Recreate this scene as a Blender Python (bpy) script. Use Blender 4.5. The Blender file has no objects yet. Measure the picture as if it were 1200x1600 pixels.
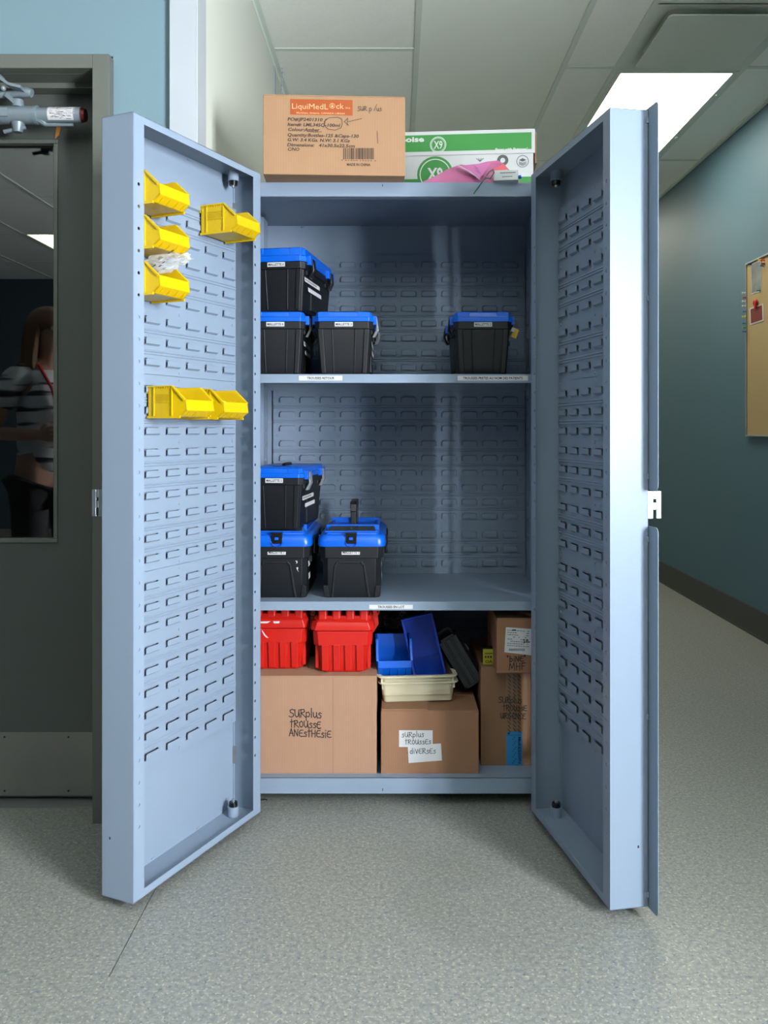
import bpy, bmesh, math, random
from mathutils import Vector, Matrix, noise
random.seed(7)
S = bpy.context.scene
COL = S.collection
# ------------------------------------------------------------------ camera
FPX, CX, CY, CAMZ, CAMY = 1340.0, 620.0, 673.0, 1.10, -2.5
cam = bpy.data.objects.new('camera', bpy.data.cameras.new('camera')); COL.objects.link(cam)
cam.location = (0, CAMY, CAMZ); cam.rotation_euler = (math.radians(90), 0, 0)
cam.data.sensor_fit = 'AUTO'; cam.data.sensor_width = 36; cam.data.lens = 36*FPX/1600
cam.data.shift_x = -(CX-600)/1600; cam.data.shift_y = -(800-CY)/1600
cam.data.clip_start = .05
S.camera = cam
# ------------------------------------------------------------------ world, light, exposure
w = bpy.data.worlds.new('daylight'); S.world = w; w.use_nodes = True
bg = w.node_tree.nodes['Background']; bg.inputs[0].default_value = (.92, .96, 1, 1); bg.inputs[1].default_value = 138.0
WY0, WY1, WZ0, WZ1 = -3.60, -2.40, .78, 2.06          # window opening in the right wall
pl = bpy.data.lights.new('window_portal', 'AREA'); pl.shape = 'RECTANGLE'; pl.size = WY1-WY0; pl.size_y = WZ1-WZ0
pl.cycles.is_portal = True
po = bpy.data.objects.new('window_portal', pl); COL.objects.link(po)
po.location = (2.03, (WY0+WY1)/2, (WZ0+WZ1)/2); po.rotation_euler = (math.radians(90), 0, math.radians(90))
LAMP = 12.0                                             # radiance of the ceiling light diffusers
S.view_settings.view_transform = 'Standard'; S.view_settings.look = 'None'
S.view_settings.gamma = 1; S.view_settings.exposure = 0.08; S.view_settings.use_curve_mapping = False

# ------------------------------------------------------------------ helpers
def P(x, y, D): return Vector(((x-CX)*D/FPX, D+CAMY, CAMZ-(y-CY)*D/FPX))
def X_(x, D): return (x-CX)*D/FPX
def Z_(y, D): return CAMZ-(y-CY)*D/FPX
def lin(c):
    return tuple((v/255/12.92 if v/255 <= .04045 else ((v/255+.055)/1.055)**2.4) for v in c)
MATS = {}
ALB = {'ceiling_tile': 1, 'smooth_ceiling_panel': 1, 'ceiling_rail_paint': 1, 'white_wall_paint': .8, 'light_diffuser': 1, 'clear_glass': 1, 'clear_crumpled_plastic': 1, 'black_plastic': .4, 'white_label_paper': .55, 'white_carton': .6, 'white_print': .62, 'yellow_plastic': .56, 'red_plastic': .68, 'dark_slate_plastic': .5, 'white_trim_vinyl': .52, 'orange_print': .42, 'tan_cardboard': .72, 'low_fill_wall_paint': .4}
def mat(name, rgb, rough=.5, metal=0, var=.06, scale=30, bump=0, bscale=200, coat=0, emit=None, trans=0, alpha=1, ior=1.45, spec=.5, kind=None):
    if name in MATS: return MATS[name]
    m = bpy.data.materials.new(name); m.use_nodes = True; nt = m.node_tree; N = nt.nodes; L = nt.links
    b = N['Principled BSDF']; kk = ALB.get(name, .76); c = tuple(v*kk for v in lin(rgb))+(1,)
    tc = N.new('ShaderNodeTexCoord')
    nz = N.new('ShaderNodeTexNoise'); nz.inputs['Scale'].default_value = scale; nz.inputs['Detail'].default_value = 4
    L.new(tc.outputs['Object'], nz.inputs['Vector'])
    mx = N.new('ShaderNodeMix'); mx.data_type = 'RGBA'; mx.blend_type = 'MIX'
    mx.inputs[6].default_value = tuple(max(0, v*(1-var)) for v in c[:3])+(1,)
    mx.inputs[7].default_value = tuple(min(1, v*(1+var)) for v in c[:3])+(1,)
    L.new(nz.outputs['Fac'], mx.inputs[0]); L.new(mx.outputs[2], b.inputs['Base Color'])
    b.inputs['Roughness'].default_value = rough; b.inputs['Metallic'].default_value = metal
    b.inputs['Coat Weight'].default_value = coat; b.inputs['Coat Roughness'].default_value = .08
    b.inputs['Transmission Weight'].default_value = trans; b.inputs['Alpha'].default_value = alpha
    b.inputs['IOR'].default_value = ior; b.inputs['Specular IOR Level'].default_value = spec
    if emit: b.inputs['Emission Color'].default_value = emit[0]+(1,); b.inputs['Emission Strength'].default_value = emit[1]
    if bump:
        n2 = N.new('ShaderNodeTexNoise'); n2.inputs['Scale'].default_value = bscale; n2.inputs['Detail'].default_value = 3
        L.new(tc.outputs['Object'], n2.inputs['Vector'])
        bp = N.new('ShaderNodeBump'); bp.inputs['Strength'].default_value = bump; bp.inputs['Distance'].default_value = .002
        L.new(n2.outputs['Fac'], bp.inputs['Height']); L.new(bp.outputs['Normal'], b.inputs['Normal'])
    MATS[name] = m; return m

TXT = {}
def text_mesh(s, bold=0.0):
    k = (s, bold)
    if k in TXT: return TXT[k]
    cu = bpy.data.curves.new('t', 'FONT'); cu.body = s; cu.size = 1; cu.offset = bold; cu.resolution_u = 2
    o = bpy.data.objects.new('t', cu); COL.objects.link(o)
    dg = bpy.context.evaluated_depsgraph_get(); me = bpy.data.meshes.new_from_object(o.evaluated_get(dg))
    vs = [(v.co.x, v.co.y) for v in me.vertices]; fs = [tuple(p.vertices) for p in me.polygons]
    bpy.data.objects.remove(o); bpy.data.curves.remove(cu); bpy.data.meshes.remove(me)
    x0 = min(v[0] for v in vs); x1 = max(v[0] for v in vs)
    TXT[k] = ([(v[0]-x0, v[1]) for v in vs], fs, x1-x0); return TXT[k]

GL = {  # hand lettering, one felt pen stroke per list
 'S': (.6, [[(.58,.9),(.35,1),(.1,.85),(.15,.6),(.5,.45),(.55,.2),(.3,0),(-.02,.1)]]),
 'U': (.62, [[(0,.95),(.02,.3),(.2,.02),(.42,.15),(.52,.95)],[(.5,.6),(.6,0)]]),
 'R': (.6, [[(.03,0),(.05,.98)],[(-.05,.9),(.4,.98),(.5,.7),(.1,.5),(.62,0)]]),
 'p': (.5, [[(0,.65),(0,-.4)],[(0,.55),(.28,.68),(.45,.4),(.3,.08),(0,.15)]]),
 'l': (.18, [[(.05,1.15),(.05,0)]]),
 'u': (.5, [[(0,.65),(.03,.15),(.2,0),(.4,.2),(.42,.65)],[(.42,.4),(.5,0)]]),
 's': (.45, [[(.42,.6),(.2,.68),(.08,.5),(.38,.28),(.3,.02),(0,.04)]]),
 'T': (.48, [[(.2,1.15),(.18,0)],[(0,.78),(.45,.82)]]),
 'O': (.6, [[(.3,.9),(.05,.65),(.08,.2),(.3,.02),(.52,.25),(.5,.7),(.3,.9)]]),
 'o': (.5, [[(.22,.62),(.02,.4),(.08,.05),(.3,.03),(.42,.35),(.22,.62)]]),
 'E': (.55, [[(.52,.92),(.15,.9),(0,.6),(.02,.15),(.25,0),(.55,.06)],[(.02,.5),(.42,.52)]]),
 'A': (.62, [[(0,0),(.28,1.02),(.55,0)],[(.08,.38),(.52,.4)]]),
 'N': (.6, [[(0,0),(.02,.95),(.45,.05),(.5,.98)]]),
 'H': (.58, [[(0,1),(.02,0)],[(.48,1),(.46,0)],[(0,.5),(.48,.52)]]),
 'I': (.22, [[(.08,.7),(.08,0)],[(.08,.95),(.1,1.0)]]),
 'd': (.55, [[(.45,1.1),(.45,0)],[(.45,.5),(.2,.65),(.02,.3),(.18,.02),(.45,.15)]]),
 'V': (.5, [[(0,.85),(.22,0),(.45,.9)]]),
 'b': (.52, [[(.05,1.1),(.03,0)],[(.03,.5),(.3,.62),(.45,.3),(.28,.02),(.03,.1)]]),
 'M': (.85, [[(0,0),(.12,1),(.38,.25),(.66,1),(.75,0)]]),
 'F': (.5, [[(.03,0),(.05,1)],[(.03,.98),(.5,1)],[(.05,.5),(.38,.52)]]),
 'G': (.62, [[(.52,.85),(.25,.98),(.02,.6),(.1,.1),(.35,0),(.52,.3),(.3,.42),(.55,.42)]]),
 'C': (.5, [[(.48,.88),(.2,.95),(0,.5),(.12,.05),(.48,.08)]]),
 '"': (.35, [[(.05,1.1),(.03,.85)],[(.2,1.12),(.18,.87)]]),
 "'": (.0, [[(-.42,1.22),(-.2,1.27)]]),
 ' ': (.35, []),
}
class MB:
    def __init__(s): s.v = []; s.f = []; s.m = []; s.M = None
    def add(s, vs, fs, m=0):
        k = len(s.v)
        s.v += [tuple(s.M @ Vector(q)) if s.M else tuple(q) for q in vs]
        s.f += [tuple(i+k for i in f) for f in fs]; s.m += [m]*len(fs); return s
    def box(s, x0, x1, y0, y1, z0, z1, m=0):
        return s.add([(x0,y0,z0),(x1,y0,z0),(x1,y1,z0),(x0,y1,z0),(x0,y0,z1),(x1,y0,z1),(x1,y1,z1),(x0,y1,z1)],
                     [(0,3,2,1),(4,5,6,7),(0,1,5,4),(1,2,6,5),(2,3,7,6),(3,0,4,7)], m)
    def prism(s, poly, a0, a1, axis='x', m=0):
        f = {'x': lambda a, p: (a, p[0], p[1]), 'y': lambda a, p: (p[0], a, p[1]), 'z': lambda a, p: (p[0], p[1], a)}[axis]
        return s.loft([[f(a0, p) for p in poly], [f(a1, p) for p in poly]], m)
    def loft(s, rings, m=0, cap=True, close=True):
        n = len(rings[0]); vs = [q for r in rings for q in r]; fs = []
        for k in range(len(rings)-1):
            for i in range(n if close else n-1):
                j = (i+1) % n; fs.append((k*n+i, k*n+j, (k+1)*n+j, (k+1)*n+i))
        if cap and close: fs.append(tuple(range(n-1, -1, -1))); fs.append(tuple((len(rings)-1)*n+i for i in range(n)))
        return s.add(vs, fs, m)
    def tube(s, pts, r, n=8, m=0, cap=True):
        pts = [Vector(p) for p in pts]; rings = []; up = None
        for i, p in enumerate(pts):
            d = (pts[min(i+1, len(pts)-1)]-pts[max(i-1, 0)]).normalized()
            if up is None:
                up = Vector((0,0,1)) if abs(d.z) < .9 else Vector((1,0,0))
            a = d.cross(up).normalized(); b2 = a.cross(d).normalized(); up = b2
            rr = r[i] if isinstance(r, (list, tuple)) else r
            rings.append([p+a*rr*math.cos(t*2*math.pi/n)+b2*rr*math.sin(t*2*math.pi/n) for t in range(n)])
        return s.loft(rings, m, cap)
    def ball(s, c, r, m=0, n=10, sc=(1,1,1)):
        rings = []
        for k in range(1, n):
            t = math.pi*k/n
            rings.append([(c[0]+sc[0]*r*math.sin(t)*math.cos(a*2*math.pi/n), c[1]+sc[1]*r*math.sin(t)*math.sin(a*2*math.pi/n), c[2]-sc[2]*r*math.cos(t)) for a in range(n)])
        return s.loft(rings, m)
    def quad(s, x0, x1, z0, z1, y, m=0):                # flat print facing -y
        return s.add([(x0,y,z0),(x1,y,z0),(x1,y,z1),(x0,y,z1)], [(0,1,2,3)], m)
    def text(s, t, o, h, m=0, ux=(1,0,0), uz=(0,0,1), align='l', shear=0, bold=0.0, width=None):
        vs, fs, w_ = text_mesh(t, bold); o = Vector(o); ux = Vector(ux); uz = Vector(uz)
        k = h/.7; kx = k if width is None else width/w_
        off = {'l': 0, 'c': -w_*kx/2, 'r': -w_*kx}[align]
        return s.add([o+ux*(v[0]*kx+off+shear*v[1]*k)+uz*(v[1]*k) for v in vs], fs, m)
    def stroke(s, pts, w_, m=0, o=(0,0,0), ux=(1,0,0), uz=(0,0,1)):
        o = Vector(o); ux = Vector(ux); uz = Vector(uz); pts = [Vector((p[0], p[1])) for p in pts]
        for a, b in zip(pts, pts[1:]):
            d = b-a
            if d.length < 1e-7: continue
            d.normalize(); n = Vector((-d.y, d.x))*w_/2; e = d*w_*.35
            s.add([o+ux*q.x+uz*q.y for q in (a-e-n, a-n*.0-e*1.6, a-e+n, b+e+n, b+e*1.6, b+e-n)], [(0, 5, 4, 3, 2, 1)], m)
        return s
    def hand(s, t, o, h, w_, m=0, ux=(1,0,0), uz=(0,0,1), gap=.14):
        o = Vector(o); ux = Vector(ux); uz = Vector(uz); cx = 0
        for ch in t:
            wd, sts = GL[ch]
            for st in sts:
                jj = random.uniform(-.03, .03)
                s.stroke([((cx+p[0])*h, (p[1]+jj)*h) for p in st], w_, m, o, ux, uz)
            cx += wd+(gap if wd else 0)
        return s
    def build(s, name, mats, parent=None, bevel=0, smooth=40, seg=2, label=None, loc=None, rot=None):
        me = bpy.data.meshes.new(name); me.from_pydata([tuple(v) for v in s.v], [], s.f)
        if not isinstance(mats, (list, tuple)): mats = [mats]
        for m in mats: me.materials.append(m)
        me.polygons.foreach_set('material_index', s.m)
        bm = bmesh.new(); bm.from_mesh(me); bmesh.ops.recalc_face_normals(bm, faces=bm.faces)
        if smooth:
            for f in bm.faces: f.smooth = True
            for e in bm.edges:
                if len(e.link_faces) != 2 or e.calc_face_angle(0) > math.radians(smooth): e.smooth = False
        bm.to_mesh(me); bm.free()
        o = bpy.data.objects.new(name, me); COL.objects.link(o)
        if parent is not None: o.parent = parent
        if bevel:
            b = o.modifiers.new('bevel', 'BEVEL'); b.width = bevel; b.segments = seg; b.limit_method = 'ANGLE'
            b.angle_limit = math.radians(35); b.harden_normals = True
        if label: o['label'] = label
        if loc is not None: o.location = loc
        if rot is not None: o.rotation_euler = rot
        return o
def tag(o, label, cat, group=None, kind=None):
    if label: o['label'] = label
    if cat: o['category'] = cat
    if group: o['group'] = group
    if kind: o['kind'] = kind
    return o
def thing(name, label, cat, loc=(0,0,0), rz=0, group=None, rot=None):
    o = bpy.data.objects.new(name, None); COL.objects.link(o); o.location = loc
    o.rotation_euler = rot if rot else (0, 0, rz); o.empty_display_size = .05
    return tag(o, label, cat, group)
def struct(o): o['kind'] = 'structure'; return o
def empty_struct(name):
    o = bpy.data.objects.new(name, None); COL.objects.link(o); o['kind'] = 'structure'; return o
def crect(w_, l, c, z, y0=0, x0=0):                     # chamfered rectangle ring, y0..y0+l
    a = w_/2
    return [(x0-a+c, y0, z), (x0+a-c, y0, z), (x0+a, y0+c, z), (x0+a, y0+l-c, z), (x0+a-c, y0+l, z), (x0-a+c, y0+l, z), (x0-a, y0+l-c, z), (x0-a, y0+c, z)]
def rrect(w_, l, r, z, y0=0, x0=0, n=4):
    out = []
    for cx, cy, a0 in ((w_/2-r, r, -90), (w_/2-r, l-r, 0), (-w_/2+r, l-r, 90), (-w_/2+r, r, 180)):
        for k in range(n+1):
            t = math.radians(a0+90*k/n); out.append((x0+cx+r*math.cos(t), y0+cy+r*math.sin(t), z))
    return out

# ------------------------------------------------------------------ materials
M_CAB = mat('grey_blue_enamel', (134, 150, 169), .36, var=.02, scale=3, bump=.06, bscale=260, coat=.0, spec=.28)
M_ZINC = mat('zinc_plate', (190, 198, 200), .3, metal=.9, var=.12, scale=60)
M_BLK = mat('black_plastic', (15, 21, 29), .48, var=.12, scale=40, bump=.12, bscale=700)
M_BLKG = mat('glossy_black_plastic', (18, 20, 24), .22, var=.1)
M_BLUE = mat('blue_plastic', (0, 92, 206), .34, var=.04, scale=20, bump=.04, bscale=500)
M_DBLUE = mat('deep_blue_plastic', (8, 66, 190), .34, var=.04)
M_YEL = mat('yellow_plastic', (248, 206, 6), .34, var=.03, scale=25, bump=.03, bscale=500)
M_RED = mat('red_plastic', (208, 30, 20), .36, var=.04, scale=20, bump=.05, bscale=500)
M_CREAM = mat('cream_plastic', (214, 206, 176), .4, var=.03)
M_PAPER = mat('white_label_paper', (236, 238, 240), .6, var=.02)
M_INK = mat('black_ink', (22, 22, 26), .6, var=.1)
M_PRINT = mat('brown_black_print', (58, 42, 34), .7, var=.2, scale=300)
M_ORANGE = mat('orange_print', (216, 100, 26), .6, var=.05, scale=200)
M_GREEN = mat('green_print', (52, 140, 58), .45, var=.03)
M_WPRINT = mat('white_print', (232, 236, 232), .5, var=.02)
M_CARTON = mat('white_carton', (226, 228, 228), .5, var=.02, scale=40)
M_DGREY = mat('dark_grey_door_paint', (80, 85, 81), .45, var=.05, scale=4, bump=.25, bscale=220)
M_FRAME = mat('grey_door_frame_paint', (100, 104, 97), .42, var=.04, scale=5, bump=.05, bscale=200)
M_ALU = mat('brushed_aluminium', (176, 180, 180), .36, metal=.75, var=.08, scale=30)
M_SILV = mat('silver_closer_paint', (134, 148, 156), .38, metal=.35, var=.05, scale=60)
M_WALLB = mat('blue_wall_paint', (118, 145, 156), .62, var=.02, scale=2, bump=.12, bscale=160)
M_WALLR = mat('teal_wall_paint', (80, 114, 130), .58, var=.02, scale=2, bump=.12, bscale=160)
M_WALLF = mat('low_fill_wall_paint', (74, 94, 106), .62, var=.02, scale=2)  # walls out of view, colour darkened to lower the fill light
M_WALLW = mat('white_wall_paint', (214, 218, 206), .6, var=.02, scale=2, bump=.1, bscale=160)
M_WTRIM = mat('white_trim_vinyl', (214, 222, 230), .5, var=.02)
M_TILE = mat('ceiling_tile', (243, 246, 240), .85, var=.05, scale=80, bump=.5, bscale=300)
M_TILES = mat('smooth_ceiling_panel', (236, 242, 232), .8, var=.02, scale=5)
M_GRID = mat('ceiling_rail_paint', (212, 221, 212), .5, var=.02)
M_BASE = mat('dark_vinyl_baseboard', (62, 66, 64), .45, var=.08, scale=10)
M_KICK = mat('worn_steel_kick_plate', (140, 139, 133), .42, metal=.55, var=.2, scale=6)
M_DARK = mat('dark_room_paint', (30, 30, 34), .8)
M_CORK = mat('cork', (184, 160, 114), .85, var=.16, scale=160, bump=.5, bscale=250)

def cardboard(name, rgb):
    m = mat(name, rgb, .75, var=.06, scale=12)
    nt = m.node_tree; N = nt.nodes; L = nt.links; b = N['Principled BSDF']
    tc = N.new('ShaderNodeTexCoord'); wv = N.new('ShaderNodeTexWave'); wv.inputs['Scale'].default_value = 45
    wv.inputs['Distortion'].default_value = .6; L.new(tc.outputs['Object'], wv.inputs['Vector'])
    bp = N.new('ShaderNodeBump'); bp.inputs['Strength'].default_value = .10; bp.inputs['Distance'].default_value = .001
    L.new(wv.outputs['Fac'], bp.inputs['Height']); L.new(bp.outputs['Normal'], b.inputs['Normal'])
    return m
M_CARD = cardboard('tan_cardboard', (168, 130, 96))
M_CARD2 = cardboard('brown_cardboard', (146, 106, 78))
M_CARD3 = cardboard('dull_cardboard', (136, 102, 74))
M_CARDL = cardboard('pale_cardboard', (168, 130, 104))

def floor_mat():
    m = bpy.data.materials.new('speckled_vinyl'); m.use_nodes = True; nt = m.node_tree; N = nt.nodes; L = nt.links
    b = N['Principled BSDF']; tc = N.new('ShaderNodeTexCoord')
    def ns(sc, det, lo, hi):
        n = N.new('ShaderNodeTexNoise'); n.inputs['Scale'].default_value = sc; n.inputs['Detail'].default_value = det
        L.new(tc.outputs['Object'], n.inputs['Vector'])
        r = N.new('ShaderNodeMapRange'); r.inputs[1].default_value = lo; r.inputs[2].default_value = hi
        L.new(n.outputs['Fac'], r.inputs[0]); return r.outputs[0]
    def mix(f, a, c):
        x = N.new('ShaderNodeMix'); x.data_type = 'RGBA'; L.new(f, x.inputs[0])
        if isinstance(a, tuple): x.inputs[6].default_value = lin(a)+(1,)
        else: L.new(a, x.inputs[6])
        x.inputs[7].default_value = lin(c)+(1,); return x.outputs[2]
    c = mix(ns(95, 2, .35, .65), (108, 111, 109), (130, 132, 126))
    c = mix(ns(150, 1, .60, .68), c, (160, 155, 140))
    c = mix(ns(130, 1.5, .62, .72), c, (78, 92, 102))
    c = mix(ns(.9, 3, .62, .9), c, (98, 95, 88))
    L.new(c, b.inputs['Base Color']); b.inputs['Roughness'].default_value = .42
    n2 = N.new('ShaderNodeTexNoise'); n2.inputs['Scale'].default_value = 120; L.new(tc.outputs['Object'], n2.inputs['Vector'])
    bp = N.new('ShaderNodeBump'); bp.inputs['Strength'].default_value = .12; bp.inputs['Distance'].default_value = .001
    L.new(n2.outputs['Fac'], bp.inputs['Height']); L.new(bp.outputs['Normal'], b.inputs['Normal'])
    return m
M_FLOOR = floor_mat()
M_GLASS = mat('clear_glass', (250, 252, 252), .0, var=0, trans=1, ior=1.7)
M_CLEAR = mat('clear_crumpled_plastic', (250, 248, 240), .08, var=.02, trans=.75, ior=1.2, alpha=.55)
M_LENS = mat('light_diffuser', (255, 250, 235), .5, var=0, emit=((1, .95, .80), LAMP))
# two slightly brighter streaks over the tubes of the diffuser
nt = M_LENS.node_tree; tcn = nt.nodes.new('ShaderNodeTexCoord'); sx = nt.nodes.new('ShaderNodeSeparateXYZ')
nt.links.new(tcn.outputs['Object'], sx.inputs[0])
mm = nt.nodes.new('ShaderNodeMath'); mm.operation = 'MULTIPLY'; mm.inputs[1].default_value = 2*math.pi/.30; nt.links.new(sx.outputs[0], mm.inputs[0])
mc = nt.nodes.new('ShaderNodeMath'); mc.operation = 'COSINE'; nt.links.new(mm.outputs[0], mc.inputs[0])
mr = nt.nodes.new('ShaderNodeMapRange'); mr.inputs[1].default_value = 1; mr.inputs[2].default_value = -1
mr.inputs[3].default_value = LAMP*.7; mr.inputs[4].default_value = LAMP*1.3; nt.links.new(mc.outputs[0], mr.inputs[0])
nt.links.new(mr.outputs[0], nt.nodes['Principled BSDF'].inputs['Emission Strength'])

# ------------------------------------------------------------------ room shell
CZ = 2.80; XR = 1.92; XL = -4.5; YF = 5.0; YB = -7.0; XW = -.565; YW = -.06
floor = struct(MB().box(XL-.1, XR+.1, YB-.1, YF+.1, -.12, -.006).build('floor', M_BASE))
g = .0012; FY = -.772; FX = -.580
for a in ((XL, XR, YB, FY-g), (XL, FX-g, FY+g, YF), (FX+g, XR, FY+g, YF)):
    MB().box(a[0], a[1], a[2], a[3], -.006, 0).build('vinyl_sheet', M_FLOOR, floor)

ceil = struct(MB().box(XL-.1, XR+.1, YB-.1, YF+.1, CZ+.03, CZ+.1).build('ceiling', M_TILES))
cols = [XL, -3.85, -3.24, -2.63, -2.02, -1.41, -.80, XW, .09, .78, 1.03, 1.63, XR]
def col_breaks(x0):
    if x0 == XW: ys = [-6.0, -4.8, -3.6, -2.4, -1.2, 0.1, 1.33, 2.55, 3.8]
    elif x0 == .09: ys = [-6.0, -3.0, 0.0, 3.6]
    elif x0 in (.78, XR, 1.63): ys = [-6.0, -4.5, -3.1, -1.7, -.3, 1.52, 2.90, 4.2]
    elif x0 == 1.03: ys = [-4.6, -3.35, -1.95, -.70, .90, 1.54, 2.80, 4.10]
    elif x0 == -3.24: ys = [-6.0, -4.75, -3.4, -2.2, -1.0]
    elif x0 == -1.41: ys = [-6.0, -4.75, -3.4, -2.2, -1.0]
    else: ys = [-6.0, -4.8, -3.6, -2.4, -1.2]
    return [YB]+ys+[YF if x0 >= XW else YW]
LIGHTS = [(1.03, 1.54), (1.03, -3.35 + 0), (-3.24, -6.0), (-1.41, -3.4)]
LCELL = []
tm = {}
for i in range(len(cols)-1):
    x0, x1 = cols[i], cols[i+1]; ys = col_breaks(x0)
    smooth_ = x0 == .09
    for j in range(len(ys)-1):
        y0, y1 = ys[j], ys[j+1]
        if x0 < XW and y1 > YW+.01: continue
        is_l = (x0, y0) in ((1.03, 1.54), (1.03, 4.10), (-3.24, -6.0))  # farthest corridor cell is an added lamp, hidden by the cabinet, brightening the ceiling
        if is_l: LCELL.append((x0, x1, y0, y1))
        elif (x0, y0) == (1.03, .90): pass
        else:
            MB().box(x0+.008, x1-.008, y0+.008, y1-.008, CZ+.004, CZ+.02).build('ceiling_tile', M_TILES if smooth_ else M_TILE, ceil)
        if j: MB().box(x0+.012, x1-.012, y0-.012, y0+.012, CZ+.001, CZ+.006).build('ceiling_rail', M_GRID, ceil)
for x in cols[1:-1]:
    y1 = YF if x >= XW else YW
    MB().box(x-.012, x+.012, YB, y1, CZ-.001, CZ+.006).build('ceiling_rail', M_GRID, ceil)
# wall angle along both corridor walls
MB().box(XW, XW+.022, YW, YF, CZ-.006, CZ+.002).box(XW, XW+.003, YW, YF, CZ-.03, CZ).build('wall_angle', M_GRID, ceil)
MB().box(XR-.022, XR, YB, YF, CZ-.006, CZ+.002).build('wall_angle', M_GRID, ceil)

# right wall with window opening
r = MB()
r.box(XR, XR+.15, YB, WY0, 0, CZ+.03).box(XR, XR+.15, WY1, YF, 0, CZ+.03).box(XR, XR+.15, WY0, WY1, 0, WZ0).box(XR, XR+.15, WY0, WY1, WZ1, CZ+.03)
struct(r.build('wall_right', M_WALLR))
struct(MB().box(XR-.008, XR, YB, YF, 0, .15).box(XR-.012, XR, YB, YF, 0, .012).build('baseboard_right', M_BASE))
wn = MB()
for a in ((WY0, WY0+.05), (WY1-.05, WY1), ((WY0+WY1)/2-.03, (WY0+WY1)/2+.03)): wn.box(XR+.03, XR+.10, a[0], a[1], WZ0, WZ1)
wn.box(XR+.03, XR+.10, WY0, WY1, WZ0, WZ0+.05).box(XR+.03, XR+.10, WY0, WY1, WZ1-.05, WZ1)
win = struct(wn.build('window_1', M_WTRIM, bevel=.003))
MB().box(XR-.06, XR+.03, WY0-.03, WY1+.03, WZ0-.03, WZ0).build('window_sill', M_WTRIM, win, bevel=.004)
struct(MB().box(XL-.1, XR+.15, YB-.1, YB, 0, CZ+.03).build('wall_back', M_WALLF))
struct(MB().box(XW-.1, XR+.15, YF, YF+.1, 0, CZ+.03).build('wall_far', M_WALLW))
struct(MB().box(XL-.1, XL, YB, YW, 0, CZ+.03).build('wall_left', M_WALLF))
struct(MB().box(XW-.12, XW, YW+.02, YF, 0, CZ+.03).build('wall_corridor', M_WALLW))
# wall with the grey door
DX0, DX1, DZT = -1.815, X_(148, 2.42), 2.115            # clear opening
FXO, FZO = X_(176, 2.43), Z_(84, 2.40)                  # outer edge of the frame
wd = MB().box(XL, DX0-.05, YW, YW+.22, 0, CZ+.03).box(DX1+.045, XW-.004, YW, YW+.22, 0, CZ+.03).box(DX0-.05, DX1+.045, YW, YW+.22, DZT+.05, CZ+.03)
struct(wd.build('wall_door_side', M_WALLB))
struct(MB().box(XL, DX0-.06, YW-.008, YW, 0, .15).box(FXO+.002, -.66, YW-.008, YW, 0, .15).build('baseboard_left', M_BASE))
# white corner cladding
struct(MB().box(X_(264, 2.42), XW-.002, YW-.02, YW, 0, CZ).box(XW-.004, XW+.003, YW-.02, .03, 0, CZ).build('trim_1', M_WTRIM, bevel=.003))
struct(MB().box(XW, XW+.006, 1.42, 1.47, 0, CZ-.03).build('trim_2', M_WTRIM, bevel=.002))
# hidden dark room behind the door glass
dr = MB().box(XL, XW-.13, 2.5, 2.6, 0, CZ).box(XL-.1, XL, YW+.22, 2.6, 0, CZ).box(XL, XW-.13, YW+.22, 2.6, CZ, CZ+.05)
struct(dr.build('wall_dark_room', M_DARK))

# ------------------------------------------------------------------ grey door, frame, closer
fr = MB(); YFp = -.10
def frame_leg(x0, x1, side):
    fr.box(x0, x1, YFp, YW+.0, 0, FZO)
fr.box(DX1, FXO, YFp, YW, 0, FZO); fr.box(2*DX0-DX0-.05, DX0, YFp, YW, 0, FZO); fr.box(DX0, DX1, YFp, YW, DZT, FZO)
fr.box(DX1, DX1+.04, YW, .16, 0, DZT+.045); fr.box(DX0-.045, DX0, YW, .16, 0, DZT+.045); fr.box(DX0, DX1, YW, .16, DZT, DZT+.045)
fr.box(DX1-.012, DX1, .0, .045, 0, DZT); fr.box(DX0, DX0+.012, .0, .045, 0, DZT); fr.box(DX0, DX1, .0, .045, DZT-.016, DZT)
door = struct(fr.build('door_1', M_FRAME, bevel=.0015))
LY = .05; GX1 = X_(91, 2.55); GZ1 = Z_(218, 2.55); GZ0 = Z_(848, 2.55); GX0 = DX0+.14
lf = MB(); ly1 = LY+.045; lx0, lx1 = DX0+.004, DX1-.003
lf.box(lx0, GX0, LY, ly1, .012, DZT-.004).box(GX1, lx1, LY, ly1, .012, DZT-.004).box(GX0, GX1, LY, ly1, .012, GZ0).box(GX0, GX1, LY, ly1, GZ1, DZT-.004)
lf.build('door_leaf', M_DGREY, door)
bd = MB(); bw = .013
for (x0, x1, z0, z1) in ((GX0, GX1, GZ0, GZ0+bw), (GX0, GX1, GZ1-bw, GZ1), (GX0, GX0+bw, GZ0+bw, GZ1-bw), (GX1-bw, GX1, GZ0+bw, GZ1-bw)):
    bd.box(x0, x1, LY-.006, LY+.02, z0, z1)
bd.build('glazing_bead', M_FRAME, door, bevel=.003)
MB().box(GX0+bw, GX1-bw, LY+.017, LY+.023, GZ0+bw, GZ1-bw).build('glass_pane', M_GLASS, door)
kp = MB().box(DX0+.03, lx1-.001, LY-.0015, LY, .016, Z_(1144, 2.55))
for zx in (.03, .19):
    for kx in range(5): kp.tube([(lx1-.12-kx*.19, LY-.003, zx), (lx1-.12-kx*.19, LY-.001, zx)], .003, 8, 1)
kp.build('kick_plate', [M_KICK, M_DARK], door)
MB().box(DX0, DX1, -.0, .13, -.001, .004).build('threshold', M_ALU, door)
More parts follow.
